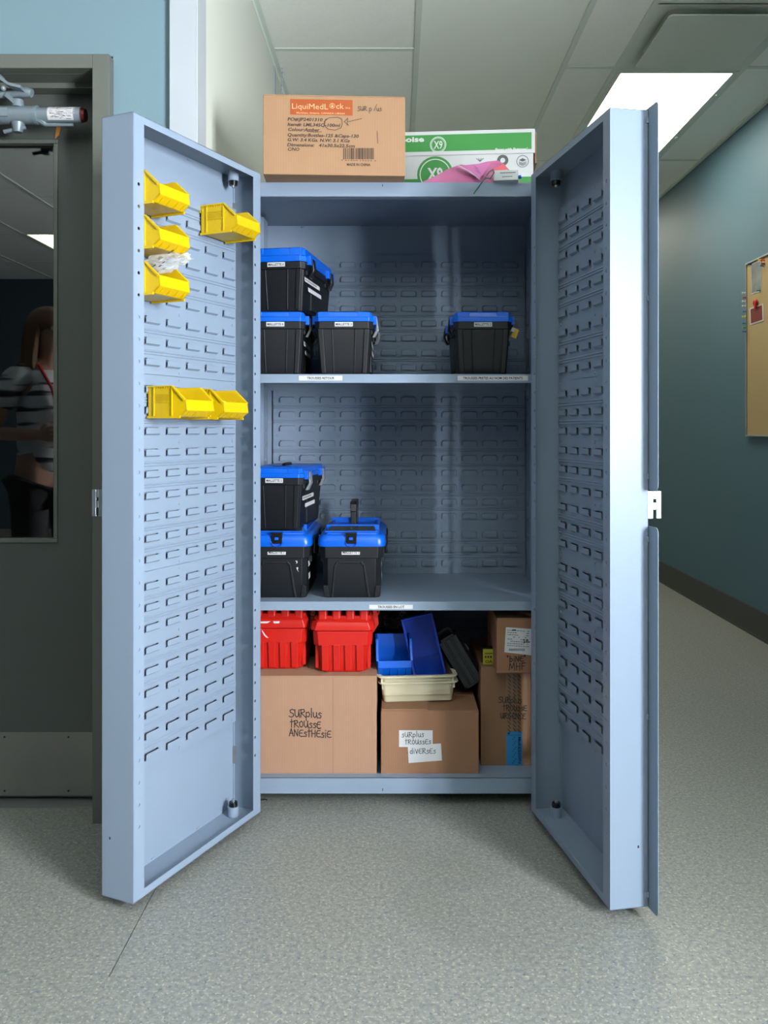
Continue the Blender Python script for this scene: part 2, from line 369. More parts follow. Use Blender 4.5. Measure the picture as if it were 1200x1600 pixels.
# closer on the door (a thing of its own)
cl = thing('door_closer', 'silver hydraulic door closer tube with a paper sticker, at the top of the grey door', 'door closer', (X_(60, 2.47), 0, Z_(180, 2.47)))
def cw(x, y, D=2.47): p = P(x, y, D); return (p.x-cl.location.x, p.y, p.z-cl.location.z)
b = MB(); b.tube([cw(-300, 180), cw(118, 180)], .0215, 20).tube([cw(118, 180), cw(128, 180)], .0225, 20)
b.build('closer_body', M_SILV, cl)
b = MB(); b.tube([cw(-120, 180), cw(54, 180)], .0255, 20).tube([cw(54, 180), cw(60, 180)], .027, 20)
b.box(cw(-60, 0)[0], cw(18, 0)[0], -.058, -.05, -.012, .012)
b.tube([cw(60, 182), cw(72, 195), cw(114, 195)], [.022, .006, .004], 8)
b.build('closer_sleeve', M_SILV, cl)
b = MB().tube([cw(128, 180), cw(134, 180.5)], [.021, .018], 16)
b.build('end_cap', mat('dark_red_cap', (92, 12, 14), .3), cl)
b = MB(); b.M = None
c0 = Vector(cw(78, 180)); c1 = Vector(cw(121, 180)); rings = []
for k in range(9):
    t = math.radians(95+k*17.5); rings.append([(xx, c0.y+.0224*math.cos(t), c0.z+.0224*math.sin(t)) for xx in (c0.x, c1.x)])
for k in range(8):
    b.add([rings[k][0], rings[k][1], rings[k+1][1], rings[k+1][0]], [(0, 1, 2, 3)], 0)
for k in range(60):
    t = math.radians(random.uniform(105, 225)); x0 = random.uniform(c0.x+.004, c1.x-.018); l = random.uniform(.004, .016)
    q = []
    for tt in (t, t+math.radians(2.5)):
        for xx in (x0, x0+l): q.append((xx, c0.y+.0229*math.cos(tt), c0.z+.0229*math.sin(tt)))
    b.add(q, [(0, 1, 3, 2)], 1 if k % 6 else 2)
b.build('sticker', [M_PAPER, M_INK, M_ORANGE], cl, label='torn white instruction sticker on the tube')
b = MB(); b.tube([cw(28, 168), cw(28, 156)], [.018, .015], 14); b.build('arm_spindle', M_SILV, cl, bevel=.001)
b = MB(); b.tube([cw(28, 192), cw(28, 199), cw(28, 207)], [.02, .017, .012], 14).tube([cw(6, 206), cw(40, 199)], .006, 8)
b.build('spindle', M_SILV, cl, bevel=.001)
b = MB()
def bar(p0, p1, w_, t_, D=2.46):
    p0 = Vector(cw(*p0, D)); p1 = Vector(cw(*p1, D)); d = (p1-p0).normalized(); n = Vector((-d.z, 0, d.x))*w_/2; y = Vector((0, t_/2, 0))
    b.loft([[p0+n+y, p0-n+y, p0-n-y, p0+n-y], [p1+n+y, p1-n+y, p1-n-y, p1+n-y]], 0)
bar((10, 148), (24, 160), .012, .012); bar((-60, 118), (4, 122), .01, .03, 2.44); bar((0, 122), (16, 134), .008, .034, 2.44); bar((16, 134), (36, 139), .008, .034, 2.44)
b.tube([cw(-80, 149), cw(10, 148), cw(20, 147)], [.010, .010, .010], 12)
b.tube([cw(18, 148), cw(30, 146), cw(44, 144), cw(50, 146)], [.010, .013, .016, .012], 12)
b.ball(cw(5, 138, 2.42), .008)
b.build('closer_arm', M_SILV, cl)
tp = MB(); p = [P(88, 198, 2.548), P(95, 198, 2.548), P(92, 211, 2.548), P(86, 217, 2.548)]
tp.add([tuple(q) for q in p]+[(q.x, q.y+.001, q.z) for q in p], [(0,1,2,3),(7,6,5,4),(0,4,5,1),(1,5,6,2),(2,6,7,3),(3,7,4,0)])
tag(tp.build('tape_scrap', mat('orange_tape', (196, 128, 56), .6)), 'torn scrap of orange tape on the grey door below the closer', 'tape')

# ------------------------------------------------------------------ ceiling lights, diffuser
lab = ['bright rectangular fluorescent ceiling light above the corridor at right', 'added ceiling light hidden behind the cabinet, brightening the corridor ceiling',
       'rectangular fluorescent ceiling light in the far left corner of the room', 'rectangular fluorescent ceiling light reflected beside the glass door']
order = sorted(LCELL, key=lambda c: (-(c[0] > 1 and c[2] > 0), -(c[0] > 1), c[0]))
for k, (x0, x1, y0, y1) in enumerate(order):
    cx, cy = (x0+x1)/2, (y0+y1)/2
    t = thing('ceiling_light', lab[k], 'light', (cx, cy, CZ), 0, 'recessed ceiling lights')
    hx, hy = (x1-x0)/2-.012, (y1-y0)/2-.012
    f = MB(); e = .022
    f.box(-hx, hx, -hy, -hy+e, -.004, .01).box(-hx, hx, hy-e, hy, -.004, .01).box(-hx, -hx+e, -hy+e, hy-e, -.004, .01).box(hx-e, hx, -hy+e, hy-e, -.004, .01)
    f.box(-hx, hx, -hy, hy, .012, .028)
    f.box(hx-.005, hx+.004, -.35, -.33, -.008, -.003).box(hx-.005, hx+.004, .28, .30, -.008, -.003)
    f.build('fixture_frame', M_GRID, t, bevel=.001)
    MB().box(-hx+e, hx-e, -hy+e, hy-e, .001, .006).build('light_lens', M_LENS, t)
v = thing('air_diffuser', 'square plaque ceiling air diffuser next to the lit fluorescent panel', 'air diffuser', (1.33, 1.22, CZ))
f = MB(); hx = .288; hy = .305
pan = [rrect(2*hx, 2*hy, .004, -.002, -hy), rrect(.50, .53, .06, .000, -.265), rrect(.42, .45, .05, .028, -.225)]
f.loft(pan, 0, cap=False); f.build('diffuser_pan', M_GRID, v)
MB().loft([rrect(.47, .50, .02, -.034, -.28), rrect(.47, .50, .02, -.028, -.28)]).build('plaque', M_GRID, v, bevel=.002)
for a in (-.12, .12):
    for c in (-.12, .12): MB().tube([(a, c, -.03), (a, c, .027)], .004, 6).build('hanger', M_ZINC, v)

# ------------------------------------------------------------------ cord on the corridor wall
cd = MB(); pts = []
for k in range(24): pts.append((XW+.03+.002*math.sin(k), 1.5, CZ-.01-.02*k))
cd.tube(pts, .0022, 6)
for q in pts: cd.ball(q, .0042, 0, 6)
tag(cd.build('beaded_cord', M_WTRIM), 'white beaded cord hanging from the ceiling edge by the corridor wall', 'cord')

# ------------------------------------------------------------------ cork board
CBY1 = 1.92*FPX/(1170-CX)-2.5; CBY0 = .75; CBZ1 = Z_(412, 4.68); CBZ0 = Z_(682, 4.68)
cb = thing('cork_board', 'beige cork notice board in thin metal frame on the teal corridor wall', 'notice board', (XR, (CBY0+CBY1)/2, CBZ0))
def cbl(y, z): return (y-(CBY0+CBY1)/2, z-CBZ0)
hy = (CBY1-CBY0)/2; H = CBZ1-CBZ0
MB().box(-.012, -.001, -hy+.006, hy-.006, .006, H-.006).build('cork_sheet', M_CORK, cb)
f = MB(); e = .009
f.box(-.02, -.001, -hy, hy, 0, e).box(-.02, -.001, -hy, hy, H-e, H).box(-.02, -.001, -hy, -hy+e, e, H-e).box(-.02, -.001, hy-e, hy, e, H-e)
f.build('board_frame', M_ALU, cb, bevel=.001)
def wally(x): return 1.92*FPX/(x-CX)-2.5
def wallz(x, y): D = 1.92*FPX/(x-CX); return Z_(y, D)
def on_board(name, quad, off, mats, rim=None):
    xs = XR-.013-off
    b = MB(); vs = [(xs, wally(x), wallz(x, y)) for x, y in quad]
    b.add(vs+[(xs+.0008, q[1], q[2]) for q in vs], [(0,1,2,3),(7,6,5,4),(0,4,5,1),(1,5,6,2),(2,6,7,3),(3,7,4,0)], 0)
    if rim:
        c = Vector((0,0,0))
        for q in vs: c += Vector(q)/4
        vi = [tuple(c+(Vector(q)-c)*rim) for q in vs]; b.add([(q[0]-.0006, q[1], q[2]) for q in vi], [(0,1,2,3)], 1)
    return b.build(name, mats)
m_ph = mat('grey_sketch_print', (120, 126, 126), .6, var=.95, scale=14)
o = on_board('sketch_print', [(1177.5, 413), (1194, 405), (1194, 455), (1178, 460)], .001, [M_PAPER, m_ph], .93)
tag(o, 'black and white sketch pinned at the top corner of the cork board', 'picture')
m_rd = mat('dark_red_photo', (120, 16, 14), .4, var=.3, scale=20)
o = on_board('photo_card', [(1175, 482), (1196.5, 474), (1197.5, 501), (1176, 508)], .001, [M_PAPER, m_rd], .84)
b = None; tag(o, 'white bordered dark red card pinned to the cork board', 'card')
M_PIN = {k: mat('pin_'+k, c, .3) for k, c in dict(white=(232,232,222), red=(190,24,20), sky=(40,130,190), yellow=(232,224,20), green=(60,170,60), blue=(20,60,160), orange=(240,90,20), dark_green=(20,90,50)).items()}
pins = [(1170, 458, 'white', 'topmost white push pin at the left edge of the cork board'), (1171, 465, 'red', 'small red push pin at the left edge of the cork board'),
        (1170, 471, 'white', 'middle white push pin at the left edge of the cork board, below the red one'), (1168.5, 479, 'white', 'lowest white push pin at the left edge of the cork board'),
        (1169.5, 487, 'sky', 'light blue push pin just above the yellow pin at the board edge'), (1170.5, 495, 'yellow', 'yellow push pin at the left edge of the cork board'),
        (1170, 505, 'sky', 'light blue push pin below the yellow pin at the board edge'), (1170, 512, 'green', 'green push pin at the left edge of the cork board'),
        (1171, 518, 'blue', 'dark blue push pin lowest in the row at the board edge'), (1178, 412.5, 'blue', 'dark blue push pin at the sketch top left corner'),
        (1194, 406, 'yellow', 'yellow push pin at the sketch top right corner'), (1198, 406, 'orange', 'orange push pin at the top edge of the cork board'),
        (1197, 415, 'sky', 'light blue push pin under the orange pin'), (1192, 454, 'dark_green', 'dark green push pin at the sketch lower corner'),
        (1199, 412, 'red', 'dark red push pin right beside the orange pin')]
for x, y, c, lb in pins:
    b = MB(); b.tube([(0, 0, 0), (-.003, 0, 0), (-.004, 0, 0), (-.013, 0, 0), (-.016, 0, 0), (-.018, 0, 0)], [.0055, .0055, .003, .003, .0058, .0045], 10)
    o = b.build('push_pin', M_PIN[c], loc=(XR-.0145 if x > 1172 else XR-.0205, min(wally(x), CBY1-.006), wallz(x, y))); tag(o, lb, 'push pin', 'push pins on the cork board')
b = MB()
for s in (-1, 1): b.ball((0, s*.012, .012), .016, 0, 10, (.35, 1, 1))
b.ball((0, 0, -.008), .014, 0, 10, (.35, .9, 1.4))
o = b.build('heart_clip', M_PIN['red'], loc=(XR-.021, wally(1186), wallz(1186, 476))); tag(o, 'red heart shaped pin holding the dark red card', 'push pin')

# ------------------------------------------------------------------ storage cabinet
cab = thing('storage_cabinet', 'tall light grey metal storage cabinet with both louvered doors standing open', 'cabinet', (0, 0, 0))
CW, CI, YBK = .52, .455, .52; TZ = 1.824
def hole_strip(mb, x0, x1, z0, z1, y, zs, r, xc, n=8, m=0, depth=.0015):
    """vertical flat strip facing -y with round holes at heights zs"""
    cuts = [z0]+[zz for z in zs for zz in (z-r*2, z+r*2)]+[z1]
    for k in range(0, len(cuts), 2):
        if cuts[k+1]-cuts[k] > 1e-5: mb.add([(x0,y,cuts[k]),(x1,y,cuts[k]),(x1,y,cuts[k+1]),(x0,y,cuts[k+1])], [(0,1,2,3)], m)
    for z in zs:
        a = [(x0, z-2*r), (xc, z-2*r), (x1, z-2*r), (x1, z), (x1, z+2*r), (xc, z+2*r), (x0, z+2*r), (x0, z)]
        ang = [-135, -90, -45, 0, 45, 90, 135, 180]
        c = [(xc+r*math.cos(math.radians(t))*(1 if x1 > x0 else -1), z+r*math.sin(math.radians(t))) for t in ang]
        vs = [(p[0], y, p[1]) for p in a]+[(p[0], y, p[1]) for p in c]+[(p[0], y+depth, p[1]) for p in c]
        fs = [(i, (i+1) % 8, 8+(i+1) % 8, 8+i) for i in range(8)]+[(8+i, 8+(i+1) % 8, 16+(i+1) % 8, 16+i) for i in range(8)]
        mb.add(vs, fs, m)
FR = [.078, .186, .291, .402, .511, .621, .730, .837, .942]
def louver_panel(x0, x1, z0, z1, colx, y, pillow=False):
    """pressed sheet facing -y: slots, proud louvers open at top and sides, ribs, dimples"""
    mb = MB(); H = z1-z0; rows = [z1-f*H for f in FR]; lh = .0185
    xb = [x0]+[v for c in colx for v in (c[0]+.001, c[1]-.001)]+[x1]
    xb[1] = max(xb[1], x0)
    zb = [z0]; rr = sorted(rows)
    for r_ in rr: zb += [r_-lh/2+.002, r_+lh/2+.0015]
    zb += [z1]; nx = len(xb)
    vs = [(x, y, z) for z in zb for x in xb]; fs = []
    for j in range(len(zb)-1):
        for i in range(nx-1):
            if j % 2 == 1 and i % 2 == 1: continue
            fs.append((j*nx+i, j*nx+i+1, (j+1)*nx+i+1, (j+1)*nx+i))
    mb.add(vs, fs)
    p = .0075
    for r_ in rows:
        for a, c in colx:
            zb0, zt = r_-lh/2, r_+lh/2
            if pillow:
                def rg(i, yy, cc): return [(a+i, yy, zb0-.0005), (c-i, yy, zb0-.0005), (c-i, yy, zt-i-cc), (c-i-cc, yy, zt-i), (a+i+cc, yy, zt-i), (a+i, yy, zt-i-cc)]
                r0, r1, r2 = rg(-.0015, y, .006), rg(.0005, y-.0065, .005), rg(.0025, y-.0078, .004)
                mb.add(r0+r1+r2, [(k2*6+i2, k2*6+(i2+1) % 6, k2*6+6+(i2+1) % 6, k2*6+6+i2) for k2 in (0, 1) for i2 in range(1, 6)]+[(12, 13, 14, 15, 16, 17), (6, 7, 13, 12)])
                continue
            def ring(off):
                return [(a, y-off, zb0), (c, y-off, zb0), (c, y-p-off, zb0+.004), (c, y-p-off, zt-.003), (c-.003, y-p-off, zt), (a+.003, y-p-off, zt), (a, y-p-off, zt-.003), (a, y-p-off, zb0+.004)]
            k = ring(0); q = ring(-.0014)
            mb.add(k+q, [(0,1,2,7), (7,2,3,6), (6,3,4,5), (9,8,15,10), (10,15,14,11), (11,14,13,12), (2,10,11,3), (3,11,12,4), (4,12,13,5), (5,13,14,6), (6,14,15,7), (1,9,10,2), (7,15,8,0)])
    for i in (0, 1, 3, 4, 6, 7):
        zc = (rows[i]+rows[i+1])/2
        for dz in (-.0035, .0035):
            rib = [(y, zc+dz-.0028), (y-.0022, zc+dz-.0012), (y-.0022, zc+dz+.0012), (y, zc+dz+.0028)]
            mb.loft([[(x0+.002, a, b_) for a, b_ in rib], [(x1-.002, a, b_) for a, b_ in rib]], 0)
    nd = max(2, int((x1-x0)/.19))
    for i in (2, 5):
        zc = (rows[i]+rows[i+1])/2
        for k in range(nd+1):
            xx = x0+.015+(x1-x0-.03)*k/nd
            mb.tube([(xx, y, zc), (xx, y-.0018, zc)], [.0048, .004], 10)
    for zc in (z1-.008, z0+.008):
        for k in range(nd+1):
            xx = x0+.015+(x1-x0-.03)*k/nd
            mb.tube([(xx, y, zc), (xx, y-.0012, zc)], [.004, .0035], 8)
    return mb
for s in (-1, 1):
    b = MB(); x0, x1 = sorted((s*CI, s*CW)); b.box(x0, x1, 0, YBK+.004, .042, TZ-.001)
    b.build('side_panel', M_CAB, cab, bevel=.0015)
    b = MB(); xx = s*(CI-.012)
    b.box(min(s*CI, xx), max(s*CI, xx), .36, .362, .1, TZ-.012); b.box(min(s*CI, xx), max(s*CI, xx), .438, .44, .1, TZ-.012)
    b.M = Matrix.Translation((xx, .40, 0)) @ Matrix.Rotation(math.radians(90*s), 4, 'Z')
    hole_strip(b, -.04, .04, .1, TZ-.012, 0, [.14+.0507*k for k in range(32)], .0048, 0)
    b.M = None; b.build('shelf_standard', M_CAB, cab)
MB().box(-CI, CI, YBK, YBK+.004, .042, TZ-.001).build('back_panel', M_CAB, cab)
b = MB().box(-CW, CW, 0, YBK+.004, TZ-.003, TZ)
for k, x in enumerate((-.33, -.12, .0, .20, .34)): b.tube([(x, YBK-.003, TZ-.006), (x, YBK-.001, TZ-.010)], .006, 8)
b.build('top_panel', M_CAB, cab)
b = MB().box(-CI, CI, 0, .0015, 1.781, TZ-.003).box(-CI, CI, 0, .025, 1.781, 1.783)
b.box(-.0425, -.0405, -.0008, 0, 1.812, 1.818, 1)
b.build('top_rail', [M_CAB, M_DARK], cab, bevel=.0006)
b = MB().box(-CI, CI, 0, .0015, .042, .089).box(-CI, CI, 0, .03, .087, .089); b.box(-.042, -.040, -.0008, 0, .05, .058, 1)
b.build('bottom_rail', [M_CAB, M_DARK], cab, bevel=.0006)
MB().box(-CI, CI, .03, YBK, .079, .083).build('bottom_panel', M_CAB, cab)
for x in (-.46, .46):
    for y in (.04, .46): MB().box(x-.04, x+.04, y-.03, y+.03, 0, .042).build('foot', M_DARK, cab)
for s in (-1, 1):
    for z in (1.70, .15):
        x0, x1 = sorted((s*.458, s*.50)); MB().box(x0, x1, -.052, 0, z, z+.05).build('hinge_arm', M_ZINC, cab)
kx = 444.4
bc = [((437.5+31.6*n-620)/kx, (437.5+31.6*n-620)/kx+.0518) for n in range(12)]
for a, c in ((1.7187, 1.2462), (1.2455, .774), (.7735, .301)):
    louver_panel(-.434, .450, c, a, bc, YBK-.009, True).build('louver_panel', M_CAB, cab, smooth=25)
def label_plate(mb, x0, x1, z0, z1, y, txt, h, mp=0, mi=1, align='c', bold=.025, width=None, t=.0006):
    mb.box(x0, x1, y-t, y, z0, z1, mp)
    mb.text(txt, ((x0+x1)/2, y-t-.0003, (z0+z1)/2-h/2), h, mi, align='c', bold=bold, width=width)
SH2, SH3 = Z_(584.5, 2.51), Z_(940, 2.51)
for zt, labs in ((SH2, [(467, 535, 587, 594.5, 'TROUSSES RETOUR', 43), (715, 825, 587, 594.5, 'TROUSSES PRETES AU NOM DES PATIENTS', 93)]), (SH3, [(577, 645, 945, 951.5, 'TROUSSES EN LOT', 42)])):
    b = MB().box(-CI+.001, CI-.001, .012, YBK-.015, zt-.002, zt).box(-CI+.001, CI-.001, .010, .012, zt-.026, zt)
    b.box(-CI+.001, CI-.001, .012, .03, zt-.026, zt-.024).box(-CI+.001, CI-.001, YBK-.017, YBK-.015, zt-.026, zt)
    sh = b.build('shelf', M_CAB, cab, bevel=.0008)
    for x0, x1, y0, y1, t_, wpx in labs:
        q = MB(); label_plate(q, X_(x0, 2.51), X_(x1, 2.51), Z_(y1, 2.51), Z_(y0, 2.51), .010, t_, .0072, width=X_(620+wpx, 2.51))
        q.build('shelf_label', [M_PAPER, M_INK], sh)
SH2Z, SH3Z = SH2, SH3

DL, DP, DZ0, DZ1 = .520, .092, .026, TZ
HZ = [1.664-.0507*k for k in range(30)]
def cab_door(s, H, ang, lb, astragal):
    o = MB(); t = .002; fw = .037; th = .018
    def bx(u0, u1, v0, v1, z0, z1, m=0): o.box(min(s*u0, s*u1), max(s*u0, s*u1), v0, v1, z0, z1, m)
    bx(0, DL, DP-t, DP, DZ0, DZ1); bx(0, t, 0, DP, DZ0, DZ1); bx(DL-t, DL, 0, DP, DZ0, DZ1)
    bx(0, DL, 0, DP, DZ0, DZ0+t); bx(0, DL, 0, DP, DZ1-t, DZ1)
    bx(fw, DL-fw, 0, t, DZ0, DZ0+th); bx(fw, DL-fw, 0, t, DZ1-th, DZ1)
    bx(.002, .006, DP-.006, DP-t, DZ0, DZ1)
    # spot welds and chips
    for u, z in ((.16, DZ0+.006), (.34, DZ0+.006), (.2, DZ1-.01)): bx(u, u+.012, DP-.004, DP-t, z, z+.004)
    bx(DL-.0002, DL+.0004, .066, .070, .16, .166, 1)
    d = o.build('cabinet_door', [M_CAB, M_DARK], cab, bevel=.001, loc=(H[0], H[1], 0), rot=(0, 0, ang), label=lb)
    q = MB()
    hole_strip(q, s*0.0002, s*fw, DZ0, DZ1, 0, sorted(HZ[1:]), .0042, s*.027)
    q.build('punched_flange', M_CAB, d); q = MB(); hole_strip(q, s*(DL-fw), s*(DL-.0002), DZ0, DZ1, 0, sorted(HZ), .0042, s*(DL-.019))
    q.build('punched_flange', M_CAB, d)
    colu = [(.0175+.08*k, .0705+.08*k) for k in range(6)]
    cx = [tuple(sorted((s*a, s*b_))) for a, b_ in colu]; cx.sort()
    x0, x1 = sorted((s*.006, s*.505))
    for a, c in ((1.730, 1.2395), (1.2385, .7555), (.7545, .272)):
        louver_panel(x0, x1, c, a, cx, DP-.012).build('louver_panel', M_CAB, d, smooth=25)
    for zt, sg in ((DZ1-t, -1), (DZ0+t, 1)):
        k = MB(); c = (s*.058, .052)
        k.tube([(c[0], c[1], zt), (c[0], c[1], zt+sg*.028)], .0155, 16, 0).tube([(c[0], c[1], zt+sg*.026), (c[0], c[1], zt+sg*.040)], [.0125, .0115], 16, 1)
        k.tube([(c[0], c[1], zt+sg*.038), (c[0], c[1], zt+sg*.046)], .005, 10, 2)
        k.build('pivot_bearing', [M_CAB, M_BLKG, M_ZINC], d, bevel=.0008)
    # zinc latch keeper behind the free edge
    k = MB(); z0 = .932-.031; z1 = .932+.031; y0 = DP; yq = .034
    uu = DL-.006
    def kb(u0, u1, v0, v1, a, c): k.box(min(s*u0, s*u1), max(s*u0, s*u1), v0, v1, a, c)
    kb(uu-.0, uu+.002, y0, y0+.014, z0, z1); kb(uu, uu+.002, y0+.022, y0+yq, z0, z1)
    kb(uu, uu+.002, y0+.014, y0+.022, z0+.02, z0+.036); kb(uu, uu+.002, y0+.014, y0+.022, z0+.044, z1)
    kb(uu-.02, uu, y0+yq-.002, y0+yq, z0, z1); kb(uu-.02, uu, y0, y0+.002, z0, z1)
    k.build('latch_keeper', M_ZINC, d, bevel=.0008, label='zinc latch keeper')
    if astragal:
        for za, zb_ in ((Z_(766, 1.92), DZ1+.006), (DZ0-.003, Z_(823, 1.92))):
            k = MB(); rr = .012; up = zb_ > 1.5
            pts = [(DL-.02, za), (DL+.043-rr, za)]+[(DL+.043-rr+rr*math.sin(t_), za+rr-rr*math.cos(t_)) for t_ in (.4, .8, 1.2, 1.57)]+[(DL+.043-rr+rr*math.cos(t_), zb_-rr+rr*math.sin(t_)) for t_ in (0, .4, .8, 1.2, 1.57)]+[(DL-.02, zb_)]
            k.prism([(s*a, b_) for a, b_ in pts], DP+.001, DP+.003, 'y')
            for zz in (za+.03, (za+zb_)/2, zb_-.03): k.tube([(s*(DL-.001), DP-.001, zz-.006), (s*(DL-.001), DP-.001, zz+.006)], .004, 8)
            k.build('overlap_strip', M_CAB, d, bevel=.0008)
    return d
dl = cab_door(-1, (-.384, -.082), math.atan2(.911, .411), 'left cabinet door with yellow bins', False)
drr = cab_door(1, (.381, -.070), math.atan2(-.983, .185), 'right cabinet door with overlap strip', True)

# ------------------------------------------------------------------ toolboxes
def tool_small(x, D, z, rz, name, label, lid_h=.030, latch='clear', tag_c=None, w=.176, scuff=False, topseen=False):
    T = thing('toolbox', label, 'toolbox', (X_(x, D), D+CAMY, z), rz, 'black toolboxes with blue lids')
    L = .37; H = .185; zc = H-lid_h; k = w/.176
    b = MB(); b.loft([crect(.140*k, L-.05, .008, 0, .022), crect(.144*k, L-.046, .010, .003, .020), crect(.160*k, L-.022, .012, zc-.021, .008)])
    b.loft([crect(.170*k, L-.012, .012, zc-.021, .004), crect(.171*k, L-.010, .013, zc, .003)])
    for sx in (-1, 1):
        b.loft([[(sx*.030*k-.0015, .0205, .004), (sx*.030*k+.0015, .0205, .004), (sx*.030*k+.0015, .017, .004), (sx*.030*k-.0015, .017, .004)],
                [(sx*.034*k-.0015, .0085, zc-.022), (sx*.034*k+.0015, .0085, zc-.022), (sx*.034*k+.0015, .0045, zc-.022), (sx*.034*k-.0015, .0045, zc-.022)]])
        b.loft([[(sx*.060*k-.008, .0205, .004), (sx*.060*k+.008, .0215, .004), (sx*.060*k+.006, .016, .004), (sx*.060*k-.006, .016, .004)],
                [(sx*.068*k-.009, .009, zc-.022), (sx*.068*k+.009, .010, zc-.022), (sx*.068*k+.007, .004, zc-.022), (sx*.068*k-.008, .004, zc-.022)]])
        for yy in (.07, .30): b.box(min(sx*.066*k, sx*.083*k), max(sx*.066*k, sx*.083*k), yy-.028, yy+.028, zc-.034, zc-.002)
        b.box(min(sx*.06*k, sx*.078*k), max(sx*.06*k, sx*.078*k), .11, .26, .012, zc-.03)
    b.build('body', M_BLK, T, bevel=.0018)
    b = MB()
    if lid_h > .035:
        b.loft([crect(w, L, .016, zc), crect(w, L, .016, zc+.016), crect(w-.006, L-.006, .016, zc+.019, .003), crect(w-.010, L-.012, .016, H-.003, .006), crect(w-.018, L-.02, .014, H, .010)])
    else:
        b.loft([crect(w, L, .014, zc), crect(w, L, .014, zc+.012), crect(w-.006, L-.006, .014, zc+.014, .003), crect(w-.012, L-.012, .014, H-.003, .006), crect(w-.020, L-.02, .014, H, .010)])
    for sx in (-1, 1):
        b.box(min(sx*.04*k, sx*.076*k), max(sx*.04*k, sx*.076*k), .0035, .02, zc+.012, H-.002)
        for yy in (.07, .30): b.box(min(sx*.07*k, sx*(w/2+.008)), max(sx*.07*k, sx*(w/2+.008)), yy-.036, yy+.036, zc-.006, zc+.020)
    b.box(-.05, .05, .03, .05, H-.001, H+.0015); b.box(-.05, .05, .12, .25, H-.001, H+.0015)
    b.build('lid', M_BLUE, T, bevel=.0022)
    b = MB(); b.box(-.028, .028, .10, .27, H-.001, H+.0008, 0).tube([(0, .13, H), (0, .135, H+.004), (0, .23, H+.004), (0, .235, H)], .006, 8)
    b.build('lid_handle', M_BLK, T)
    lm = {'clear': mat('smoky_clear_latch', (150, 156, 156), .15, trans=.3, var=.1), 'black': M_BLKG}[latch]
    for sx in (-1, 1):
        for yy in (.07, .30):
            q = MB(); x0 = sx*(w/2+.009); x1 = sx*(w/2+.004)
            q.loft([[(x0, yy-.016, zc+.016), (x0, yy+.016, zc+.016), (x1, yy+.016, zc+.016), (x1, yy-.016, zc+.016)], [(x0+sx*.004, yy-.015, zc-.018), (x0+sx*.004, yy+.015, zc-.018), (x1+sx*.002, yy+.015, zc-.018), (x1+sx*.002, yy-.015, zc-.018)],
                    [(x0-sx*.006, yy-.013, zc-.040), (x0-sx*.006, yy+.013, zc-.040), (x1-sx*.010, yy+.013, zc-.040), (x1-sx*.010, yy-.013, zc-.040)]])
            q.build('latch', lm if sx > 0 else M_BLKG, T, bevel=.0015)
    q = MB()
    for zz, y0, y1 in ((.088, .02, .20), (.064, .06, .22)):
        for sx in (1,):
            n = 8
            for i in range(n):
                a = y0+(y1-y0)*i/n; c = y0+(y1-y0)*(i+1)/n; xx = sx*(.0815*k)
                q.add([(xx, a, zz), (xx, c, zz-.002), (xx, c, zz+.010), (xx, a, zz+.012)], [(0, 1, 2, 3)], 0)
    for i in range(9): q.add([(.0818*k, .03+i*.015, .091), (.0818*k, .038+i*.015, .091), (.0818*k, .038+i*.015, .096), (.0818*k, .03+i*.015, .096)], [(0,1,2,3)], 1)
    q.build('tape_strip', [M_PAPER, M_INK], T)
    q = MB(); label_plate(q, -.0265, .0265, zc-.0145, zc-.0015, .0032, name, .0068, width=.047)
    q.build('name_label', [M_PAPER, M_INK], T)
    if scuff:
        q = MB(); q.add([(-.008, .014, .092), (-.002, .013, .088), (.002, .0135, .093), (-.002, .013, .098), (.001, .013, .104), (-.005, .013, .100)], [(0,1,2,3,4,5)]); q.build('scuff', M_PAPER, T)
    if tag_c:
        q = MB(); q.M = Matrix.Translation((w/2+.013, .05, .128)) @ Matrix.Rotation(.35, 4, 'Y'); q.box(-.008, .008, -.001, .001, -.016, .012)
        q.box(-.014, -.004, -.004, .004, .0, .012, 1)
        q.build('seal_tag', [mat('yellow_seal', (196, 162, 20), .4), M_PAPER], T, label='small yellow seal tag')
    return T
tool_small(537, 2.515, SH2Z, 0, 'MALLETTE 3', 'black toolbox with blue lid labelled MALLETTE 3, on the upper shelf')
t4 = tool_small(430, 2.515, SH2Z, 0, 'MALLETTE 4', 'black toolbox with blue lid labelled MALLETTE 4, under the MALLETTE 6 one')
tool_small(431, 2.512, SH2Z+.1868, math.radians(-9), 'MALLETTE 6', 'black toolbox labelled MALLETTE 6 with high blue lid, stacked on another', .042, 'black')
tool_small(755, 2.52, SH2Z, 0, 'MALLETTE 2', 'black toolbox labelled MALLETTE 2 alone at the right of the upper shelf', tag_c=1, scuff=True)

